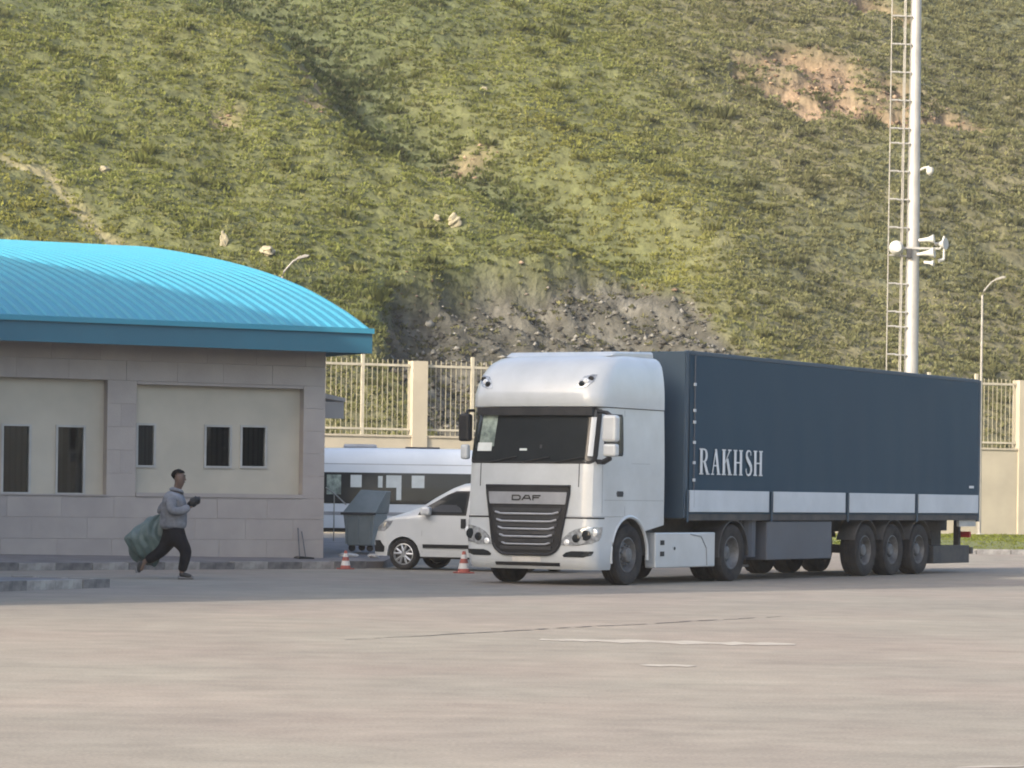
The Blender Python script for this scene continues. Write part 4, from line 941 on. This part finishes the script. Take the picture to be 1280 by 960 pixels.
for ch, wd in (('R', .44), ('A', .43), ('K', .45), ('H', .435), ('S', .37), ('H', .45)):
    letter(ch, xx).build('letter', M['letter'], tl, XF); xx += wd
MB().box(15.95, 16.2, HW+.03, HW+.034, 1.74, 1.79).build('maker_plate', M['letter'], tl, XF)

# ------------------------------------------------------------------ lofted bodies for the van and minibus (x forward, y left)
def loft_body(xs, zt, zb, W, belt, tum, rr, endr=.25, nose=.12):
    x0, x1 = min(xs), max(xs)
    def hw(x, z):
        e = min(x-x0, x1-x); w_ = W-nose*(max(0, 1-e/endr)**2); t_ = zt(x)
        y = w_*(1-tum*max(0, min(1, (z-belt)/max(t_-belt, .05)))**1.3)
        if z < .5: y -= .05*((.5-z)/.3)
        q = max(0, min(1, (z-(t_-rr))/rr)); return y-rr*.8*(1-math.sqrt(max(0, 1-q*q)))
    F = [0, .1, .2, .3, .4, .5, .58, .66, .74, .81, .87, .92, .96, .985, 1]
    b = MB(); v = []; f = []
    for x in xs:
        b0, t0 = zb(x), zt(x); ring = [(x, hw(x, b0+(t0-b0)*k), b0+(t0-b0)*k) for k in F]
        top = [(x, ring[-1][1]*k, t0+.02*(1-k*k)) for k in (.6, .2, -.2, -.6)]
        v += ring+top+[(x, -y, z) for x, y, z in ring[::-1]]
    n_ = len(F)*2+4
    for i in range(len(xs)-1): f += [(i*n_+j, i*n_+(j+1) % n_, (i+1)*n_+(j+1) % n_, (i+1)*n_+j) for j in range(n_)]
    f += [tuple(range(n_)), tuple((len(xs)-1)*n_+j for j in range(n_))]
    b.add(v, f); return b, hw
def arch_bottom(base, axles, ra, rz):
    def zb(x):
        z = base
        for ax in axles:
            if abs(x-ax) < ra: z = max(z, rz+math.sqrt(ra*ra-(x-ax)**2))
        return z
    return zb

# small white panel van
PATCH_CENTRE = (-1.2, 0, .6)
CWH = Vector((-2.04, 61.05)); cfw = Vector((-.92, .39)).normalized(); cleft = Vector((-cfw.y, cfw.x))
corg = CWH-cleft*.72
car = thing('small_van', 'small white van parked by the kerb, half hidden by the truck', 'van', (corg.x, corg.y, 0), math.atan2(cfw.y, cfw.x))
tx = [-3.12, -3.05, -2.9, -2.3, -1.6, -1.2, -.95, -.6, -.3, -.05, .2, .42, .56, .64, .68]; tz = [1.2, 1.62, 1.69, 1.73, 1.72, 1.67, 1.58, 1.40, 1.22, 1.13, 1.06, .96, .84, .70, .55]
zt = lambda x: interp(x, tx, tz); zb = arch_bottom(.26, (0, -2.51), .35, .29)
xs = sorted(set([round(x, 3) for x in np.arange(-3.12, .69, .06)]+[.68, -.351, -.349, .349, .351, -2.861, -2.859, -2.161, -2.159]))
bd, hwc = loft_body(xs, zt, zb, .85, 1.0, .16, .10, .35, .16); bd.build('body', M['whitecar'], car, smooth=38)
for sg in (1, -1):
    sf = (lambda sg: lambda x, z: (x, sg*hwc(x, z), z))(sg)
    rows = [(1.06, -1.32, -.30), (1.12, -1.33, -.33), (1.22, -1.34, -.46), (1.34, -1.35, -.68), (1.46, -1.36, -.90), (1.53, -1.36, -1.08)]
    wnd = MB().patch(sf, rows, 10, .006, .004).build('window_seal', M['black'], car)
    rows = [(1.10, -1.28, -.42), (1.22, -1.29, -.53), (1.34, -1.30, -.74), (1.44, -1.31, -.94), (1.49, -1.31, -1.06)]
    MB().patch(sf, rows, 10, .012, .002).build('side_window', M['lensdark'], wnd)
    MB().patch(sf, [(1.12, -1.24, -.52), (1.2, -1.2, -.62), (1.26, -1.1, -.8)], 6, .016, .001).build('glass_patch' if 0 else 'window_patch', M['greypatch'], wnd)  # grey patch laid over the side window
    MB().patch(sf, [(.43, -2.1, -.42), (.50, -2.1, -.42)], 8, .015, .01).build('rub_strip', M['black'], car)
    MB().patch(sf, [(.82, -1.32, -1.22), (1.0, -1.32, -1.22)], 3, .02, .01).build('door_handle', M['black'], car)
    for (a_, b_, c_, d_) in ((-.40, -.392, .34, 1.06), (-1.385, -1.377, .34, 1.6)): MB().patch(sf, [(c_, a_, b_), ((c_+d_)/2, a_, b_), (d_, a_, b_)], 2, .003, .003).build('door_seam', M['silver'], car)
    MB().patch(sf, [(.74, .40, .60), (.82, .30, .60), (.90, .24, .50), (.94, .22, .40)], 5, .008, .01).build('headlight', M['lens'], car)
    MB().patch(sf, [(.34, .42, .665), (.44, .40, .675), (.56, .50, .675)], 5, .01, .01).build('bumper_corner', M['black'], car)
    MB().box(-.62, -.42, *sorted((sg*.86, sg*1.02)), 1.06, 1.22).build('mirror', M['whitecar'], car, bevel=.04)
    CWM = CWM if sg < 0 else wheel_meshes(.30, .19, .205, False, 'alloy')
    for ax in (0, -2.51): put_wheel(CWM, car, ax, -sg*.75, .30)
MB().box(-2.8, .35, -.6, .6, .22, .5).build('underbody', M['chassis'], car)
fs = lambda u, v_: (v_, u, zt(v_)+.02*(1-(u/.85)**2))
MB().patch(fs, [(-.86, -.55, .55), (-.6, -.6, .6), (-.38, -.66, .66)], 8, .012, .004).build('windscreen', M['lensdark'], car)
MB().box(.60, .70, -.55, .55, .40, .58).build('front_intake', M['black'], car)

# minibus
PATCH_CENTRE = (0, 0, 1.0)
BY = 78.0; bz = float(g(toab(-2, 78)[1]))
bus = thing('minibus', 'white minibus with dark window band parked behind the van', 'minibus', (-3.55, BY, bz), math.pi+.03)
tx2 = [-2.9, -2.85, -2.7, -2.3, 0, 2.6, 2.9, 3.3, 3.6, 3.75]; tz2 = [1.4, 2.1, 2.22, 2.26, 2.26, 2.22, 2.0, 1.35, 1.1, .8]
zt2 = lambda x: interp(x, tx2, tz2); zb2 = arch_bottom(.30, (2.6, -1.5), .40, .36)
xs2 = sorted(set([round(x, 3) for x in np.arange(-2.9, 3.76, .1)]+[3.75, 2.199, 2.201, 2.999, 3.001, -1.901, -1.899, -1.101, -1.099]))
bd, hwb = loft_body(xs2, zt2, zb2, .98, 1.0, .10, .34, .25, .1); bd.build('body', M['whitebus'], bus, smooth=38)
for sg in (1, -1):
    sf = (lambda sg: lambda x, z: (x, sg*hwb(x, z), z))(sg)
    rows = [(.90, -2.62, 2.55), (.96, -2.68, 2.62), (1.2, -2.70, 2.66), (1.55, -2.70, 2.62), (1.66, -2.66, 2.5)]
    wb_ = MB().patch(sf, rows, 26, .006, .004).build('window_band', M['lensdark'], bus, smooth=40)
    for k in range(4):
        a_ = -2.5+1.27*k; MB().patch(sf, [(.98, a_, a_+1.16), (1.3, a_, a_+1.16), (1.58, a_, a_+1.16)], 6, .012, .002).build('pane', M['lensdark'], wb_)
    for (a_, b_, c_, d_, m_) in ((.15, .42, 1.3, 1.6, 'paper'), (-.36, -.25, 1.3, 1.58, 'paper'), (-.82, -.45, 1.3, 1.6, 'paper'), (-.82, -.70, 1.0, 1.3, 'paper'), (-1.38, -1.07, 1.3, 1.6, 'paper'), (.65, 1.0, 1.12, 1.6, 'reflect')):
        MB().patch(sf, [(c_, a_, b_), ((c_+d_)/2, a_, b_), (d_, a_, b_)], 3, .016, .002).build('curtain', M[m_], wb_)  # curtains, and one window reflection painted as a pale green patch
    MB().patch(sf, [(1.86, -2.6, 2.3), (1.875, -2.6, 2.3)], 20, .004, .004).build('roof_seam', M['silver'], bus)
    MB().patch(sf, [(.62, -2.6, 2.0), (.70, -2.6, 2.0)], 16, .008, .006).build('side_moulding', M['silver'], bus)
    BWM = BWM if sg < 0 else wheel_meshes(.36, .22, .22, True, 'rim', .0)
    for ax in (2.6, -1.5): put_wheel(BWM, bus, ax, -sg*.86, .36)
MB().box(-2.7, 3.4, -.8, .8, .2, .5).build('underbody', M['chassis'], bus)
MB().box(-.2, .62, -.45, .45, 2.25, 2.36).build('roof_vent', M['silver'], bus, bevel=.05)
MB().box(-1.75, -.9, -.5, .5, 2.25, 2.31).build('roof_hatch', M['darkgrey'], bus, bevel=.02)
fs = lambda u, v_: (v_, u, zt2(v_)+.02)
MB().patch(fs, [(2.86, -.7, .7), (3.05, -.75, .75), (3.28, -.78, .78)], 8, .012, .004).build('windscreen', M['lensdark'], bus)

# ------------------------------------------------------------------ waste container
bx_, by_ = -2.98, 65.0; bz_ = .27
wb = thing('waste_container', 'grey-green steel waste container with sloping lid on the pavement', 'bin', (bx_, by_, bz_), R(-12))
b = MB(); v = [(-.28, -.5, .12), (.24, -.5, .12), (.24, .5, .12), (-.28, .5, .12), (-.36, -.56, .78), (.30, -.56, .78), (.30, .56, .78), (-.36, .56, .78)]
b.add(v, [(0, 3, 2, 1), (4, 5, 6, 7), (0, 1, 5, 4), (1, 2, 6, 5), (2, 3, 7, 6), (3, 0, 4, 7)]); b.build('body', M['bin'], wb, bevel=.02)
MB().add([(-.38, -.58, .78), (.32, -.58, .78), (.46, -.18, 1.24), (-.10, -.18, 1.26), (-.38, .58, .78), (.32, .58, .78), (.46, .2, 1.24), (-.10, .2, 1.26)], [(0, 1, 2, 3), (4, 7, 6, 5), (0, 3, 7, 4), (1, 5, 6, 2), (3, 2, 6, 7), (0, 4, 5, 1)]).build('lid', M['bin'], wb, bevel=.02)
MB().box(-.40, .34, -.60, -.585, .75, .80).build('rim', M['darkgrey'], wb)
for q in (-.2, .18):
    for yy in (-.4, .4): MB().lathe([(0, -.03), (.07, -.03), (.07, .03), (0, .03)], 12, 'y', (q, yy, .07)).build('castor', M['black'], wb)
MB().tube([(-.36, -.3, .95), (-.62, -.3, 1.18), (-.80, -.3, 1.30)], .015, 6).tube([(-.62, -.3, 1.18), (-.62, -.3, .2)], .012, 6).build('lid_lever', M['galv'], wb)
for k in range(3): MB().box(-.30+.25*k, -.27+.25*k, -.585, -.56, .15, .75).build('rib', M['bin'], wb)

# ------------------------------------------------------------------ cones, litter, dustpan
def cone(x, y, z, label, s=1):
    t = thing('traffic_cone', label, 'cone', (x, y, z), .3, 'traffic cones by the kerb'); t.scale = (s, s, s)
    MB().box(-.19, .19, -.19, .19, 0, .03).build('base', M['orange'], t, bevel=.008)
    MB().lathe([(.14, .03), (.125, .10), (.118, .10)], 18, 'z').build('cone_body', M['orange'], t, smooth=40)
    MB().lathe([(.125, .10), (.096, .22)], 18, 'z').build('white_band', M['conew'], t, smooth=40)
    MB().lathe([(.096, .22), (.073, .32)], 18, 'z').build('orange_band', M['orange'], t, smooth=40)
    MB().lathe([(.073, .32), (.052, .41)], 18, 'z').build('white_band', M['conew'], t, smooth=40)
    MB().lathe([(.052, .41), (.035, .48), (.02, .485), (0, .485)], 18, 'z').build('tip', M['orange'], t, smooth=40)
cone(-3.18, 60.7, 0, 'red and white traffic cone at the kerb below the waste container', .74)
cone(-.88, 58.9, 0, 'red and white traffic cone between the small van and the truck bumper', .85)
def litter(x, y, z, sx, sy, sz, label, seed):
    bm = bmesh.new(); bmesh.ops.create_icosphere(bm, subdivisions=2, radius=1); rr = random.Random(seed)
    for v in bm.verts: c = v.co; k_ = rr.uniform(.7, 1.15); v.co = Vector((c.x*sx*k_, c.y*sy*k_, max(c.z, -.6)*sz*k_))
    me = bpy.data.meshes.new('litter'); bm.to_mesh(me); bm.free(); me.materials.append(M['litter']); o = bpy.data.objects.new('litter', me); C.objects.link(o); o.location = (x, y, z+sz*.5); tag(o, label, 'litter')
litter(-3.28, 63.3, .19, .22, .12, .05, 'flat white litter in front of the waste container', 1)
litter(-2.75, 63.0, .19, .13, .1, .05, 'crumpled white litter beside the white van front bumper', 2)
dp = thing('dustpan', 'dark long-handled dustpan standing against the office wall', 'dustpan', (-4.05, 61.85, .145), OA)
MB().prism([(-.17, 0), (.17, 0), (.15, .05), (-.1, .07), (-.17, .05)], 'y', -.14, .14).build('pan', M['black'], dp, bevel=.01)
MB().tube([(-.08, .05, .05), (-.06, .2, .62)], .012, 6).build('handle', M['toolbox'], dp)
MB().tube([(.05, .05, .05), (.02, .2, .55)], .010, 6).build('brush_stick', M['toolbox'], dp)

# ------------------------------------------------------------------ running person
def skin_obj(name, nodes, edges, m, parent, sub=2, root=0):
    """nodes: (x,y,z,rx,ry)"""
    me = bpy.data.meshes.new(name); me.from_pydata([q[:3] for q in nodes], edges, []); o = bpy.data.objects.new(name, me); C.objects.link(o); o.parent = parent
    o.modifiers.new('Skin', 'SKIN')
    for i, q in enumerate(nodes):
        d = me.skin_vertices[0].data[i]; d.radius = (q[3], q[4] if len(q) > 4 else q[3]); d.use_root = (i == root)
    o.modifiers['Skin'].use_smooth_shade = True
    s_ = o.modifiers.new('Sub', 'SUBSURF'); s_.levels = sub; s_.render_levels = sub
    me.materials.append(m); return o
def chain(n, s=0): return [(s+i, s+i+1) for i in range(n-1)]
ps = thing('person', 'person in grey sweater and black trousers running with a green sack', 'person', (-5.42, 52.46, 0), 0)
# x right (running direction), y away from the camera, z up
hip = (-.22, 0, .88); chest = (-.19, 0, 1.28); neck = (-.15, 0, 1.47)
head = [(-.125, 0, 1.55, .075), (-.10, 0, 1.605, .115, .09), (-.105, 0, 1.70, .128, .105), (-.125, 0, 1.78, .10, .09)]
nodes = [(*hip, .10, .10), (-.21, 0, 1.05, .09, .10), (*chest, .10, .13), (*neck, .07)]+head
edges = chain(8)
def limb(start, pts):
    k = len(nodes); nodes.extend(pts); edges.append((start, k)); edges.extend((k+i, k+i+1) for i in range(len(pts)-1))
# near leg (right in picture): planted ahead; far leg trailing
limb(0, [(-.17, -.09, .80, .085), (.03, -.09, .50, .062), (-.01, -.09, .28, .055), (-.05, -.09, .10, .042), (.08, -.09, .045, .035)])
limb(0, [(-.25, .09, .80, .085), (-.38, .10, .47, .062), (-.55, .10, .36, .055), (-.70, .10, .26, .042), (-.74, .10, .12, .035)])
# near arm: elbow low, forearm forward to the bundle; far arm forward
limb(2, [(-.20, -.19, 1.36, .055), (-.17, -.25, 1.12, .045), (.00, -.24, 1.14, .040), (.10, -.20, 1.21, .032), (.15, -.18, 1.24, .035)])
limb(2, [(-.20, .19, 1.36, .055), (-.40, .26, 1.20, .045), (-.44, .28, 1.13, .038), (-.40, .28, 1.10, .032), (-.36, .28, 1.08, .035)])
body = skin_obj('body', nodes, edges, M['skin'], ps)
# fingers on both hands
for (hx, hy, hz_, dx, dz) in ((.15, -.18, 1.24, 1, .35), (-.36, .28, 1.08, .2, -1)):
    for k in range(4):
        o_ = -.024+.016*k; L_ = (.055, .065, .06, .048)[k]
        if dx > .5: pts = [(hx, hy+o_, hz_+.005), (hx+L_*.6, hy+o_, hz_+.03), (hx+L_*.9, hy+o_-.005, hz_+.005)]
        else: pts = [(hx+o_, hy, hz_), (hx+o_, hy-.02, hz_-L_*.6), (hx+o_+.01, hy-.035, hz_-L_*.5)]
        skin_obj('finger', [(*p, .0095) for p in pts], chain(3), M['skin'], body, 1)
    tp = [(hx, hy-.03, hz_), (hx+.03, hy-.05, hz_+.01), (hx+.05, hy-.045, hz_+.025)] if dx > .5 else [(hx+.03, hy, hz_), (hx+.05, hy-.03, hz_-.02), (hx+.03, hy-.05, hz_-.03)]
    skin_obj('thumb', [(*p, .011) for p in tp], chain(3), M['skin'], body, 1)
# face
MB().prism([(-.03, 1.635), (.010, 1.64), (-.012, 1.70)], 'y', -.016, .016).build('nose', M['skin'], body, bevel=.006)
for sg in (-1, 1):
    MB().lathe([(0, -.006), (.02, -.004), (.028, 0), (.02, .006)], 10, 'y', (-.115, sg*.092, 1.675)).build('ear', M['skin'], body, smooth=50)
    MB().lathe([(0, -.008), (.010, -.004), (.012, 0)], 8, 'x', (-.012, sg*.036, 1.697)).build('eye', M['hair'], body)
    MB().box(-.03, -.006, sg*.018 if sg > 0 else -.056, sg*.056 if sg > 0 else -.018, 1.717, 1.728).build('eyebrow', M['hair'], body)
MB().box(-.04, -.008, -.026, .026, 1.607, 1.617).build('mouth', M['trouser'], body)
# hair cap
bm = bmesh.new(); bmesh.ops.create_icosphere(bm, subdivisions=3, radius=1); rr = random.Random(4)
for v in list(bm.verts):
    if v.co.z < .1 and v.co.x > -.25: bm.verts.remove(v)
for v in bm.verts: k_ = rr.uniform(.95, 1.06); c = v.co; v.co = Vector((-.128+c.x*.115*k_, c.y*.105*k_, 1.735+c.z*(.095 if c.z > 0 else .10)*k_))
me = bpy.data.meshes.new('hair'); bm.to_mesh(me); bm.free(); me.materials.append(M['hair']); me.shade_smooth(); o = bpy.data.objects.new('hair', me); C.objects.link(o); o.parent = body
# clothes
sw = [(-.20, 0, .80, .235, .20), (-.20, 0, .92, .25, .22), (-.195, 0, 1.12, .24, .23), (-.19, 0, 1.30, .21, .23), (-.165, 0, 1.45, .14, .17), (-.14, 0, 1.53, .095, .10)]
ne = chain(6); nd = list(sw)
def limb2(start, pts):
    k = len(nd); nd.extend(pts); ne.append((start, k)); ne.extend((k+i, k+i+1) for i in range(len(pts)-1))
limb2(3, [(-.22, -.24, 1.33, .105), (-.20, -.31, 1.12, .095), (-.03, -.29, 1.13, .085), (.09, -.215, 1.205, .065)])
limb2(3, [(-.22, .22, 1.33, .10), (-.40, .27, 1.20, .085), (-.46, .28, 1.12, .075), (-.42, .28, 1.10, .06)])
skin_obj('sweater', nd, ne, M['sweater'], ps)
td = [(-.20, 0, .90, .16, .17), (-.20, 0, .78, .19, .18)]; te = [(0, 1)]
k = len(td); td += [(-.12, -.09, .66, .15), (.035, -.09, .48, .11), (.0, -.09, .28, .088), (-.04, -.09, .12, .075)]; te += [(1, k)]+chain(4, k)
k = len(td); td += [(-.26, .09, .68, .145), (-.38, .10, .46, .11), (-.54, .10, .36, .088), (-.67, .10, .28, .075)]; te += [(1, k)]+chain(4, k)
skin_obj('trousers', td, te, M['trouser'], ps)
def shoe(pts, sole_pts):
    s_ = skin_obj('shoe', pts, chain(len(pts)), M['shoe'], ps, 2); b = MB().tube(sole_pts, .03, 8); b.build('sole', M['sole'], s_)
shoe([(-.085, -.09, .075, .045), (-.03, -.09, .085, .05), (.05, -.09, .06, .044), (.13, -.09, .045, .032)], [(-.10, -.09, .03), (.02, -.09, .025), (.15, -.09, .03)])
shoe([(-.70, .10, .285, .044), (-.745, .10, .24, .05), (-.775, .10, .165, .044), (-.765, .10, .09, .032)], [(-.76, .10, .29), (-.815, .10, .18), (-.80, .10, .09)])
# dark folded bag carried at the chest
bm = bmesh.new(); bmesh.ops.create_icosphere(bm, subdivisions=3, radius=1)
for v in bm.verts: c = v.co; k_ = 1+.12*math.sin(9*c.x+4*c.z); v.co = Vector((c.x*.10*k_+.05*c.z, c.y*.09*k_, c.z*.095*k_))
me = bpy.data.meshes.new('cap'); bm.to_mesh(me); bm.free(); me.materials.append(M['black']); me.shade_smooth()
o = bpy.data.objects.new('dark_bundle', me); C.objects.link(o); o.location = (-5.42+.155, 52.46-.17, 1.285); tag(o, 'small dark bundle held at the chest of the running person', 'bundle')
# sack
bm = bmesh.new(); bmesh.ops.create_icosphere(bm, subdivisions=5, radius=1)
for v in bm.verts:
    c = v.co; up = max(0, c.z); th_ = math.atan2(c.y, c.x); k_ = 1+.05*math.sin(5*c.x+3*c.y)+.045*math.sin(8*c.z+6*c.x)+.03*math.sin(17*c.x+11*c.z)+.10*max(0, c.z+.1)*abs(math.sin(4*th_+2*c.z))-.05*abs(math.sin(6*c.z+3*th_))
    pinch = 1-.72*up**1.6
    v.co = Vector((c.x*.36*k_*pinch+.30*up**1.3, c.y*.27*k_*pinch, c.z*.46*k_))
me = bpy.data.meshes.new('sack'); bm.to_mesh(me); bm.free(); me.materials.append(M['sack']); me.shade_smooth()
o = bpy.data.objects.new('sack', me); C.objects.link(o); o.location = (-6.08, 52.46+.30, .66); tag(o, 'full dark green sack carried behind the running person', 'sack')

# ------------------------------------------------------------------ the hazy air of the valley
hm_ = bpy.data.materials.new('valley_haze'); hm_.use_nodes = True; nt = hm_.node_tree; nt.nodes.remove(nt.nodes['Principled BSDF'])
pvn = nt.nodes.new('ShaderNodeVolumePrincipled'); pvn.inputs['Color'].default_value = (1, .98, .95, 1); pvn.inputs['Density'].default_value = HAZE; pvn.inputs['Anisotropy'].default_value = .3
nt.links.new(pvn.outputs[0], nt.nodes['Material Output'].inputs['Volume'])
hb = MB().box(-620, 620, -620, 620, -3, 80).build('haze', hm_); tag(hb, kind='stuff')
sc.cycles.volume_bounces = 1
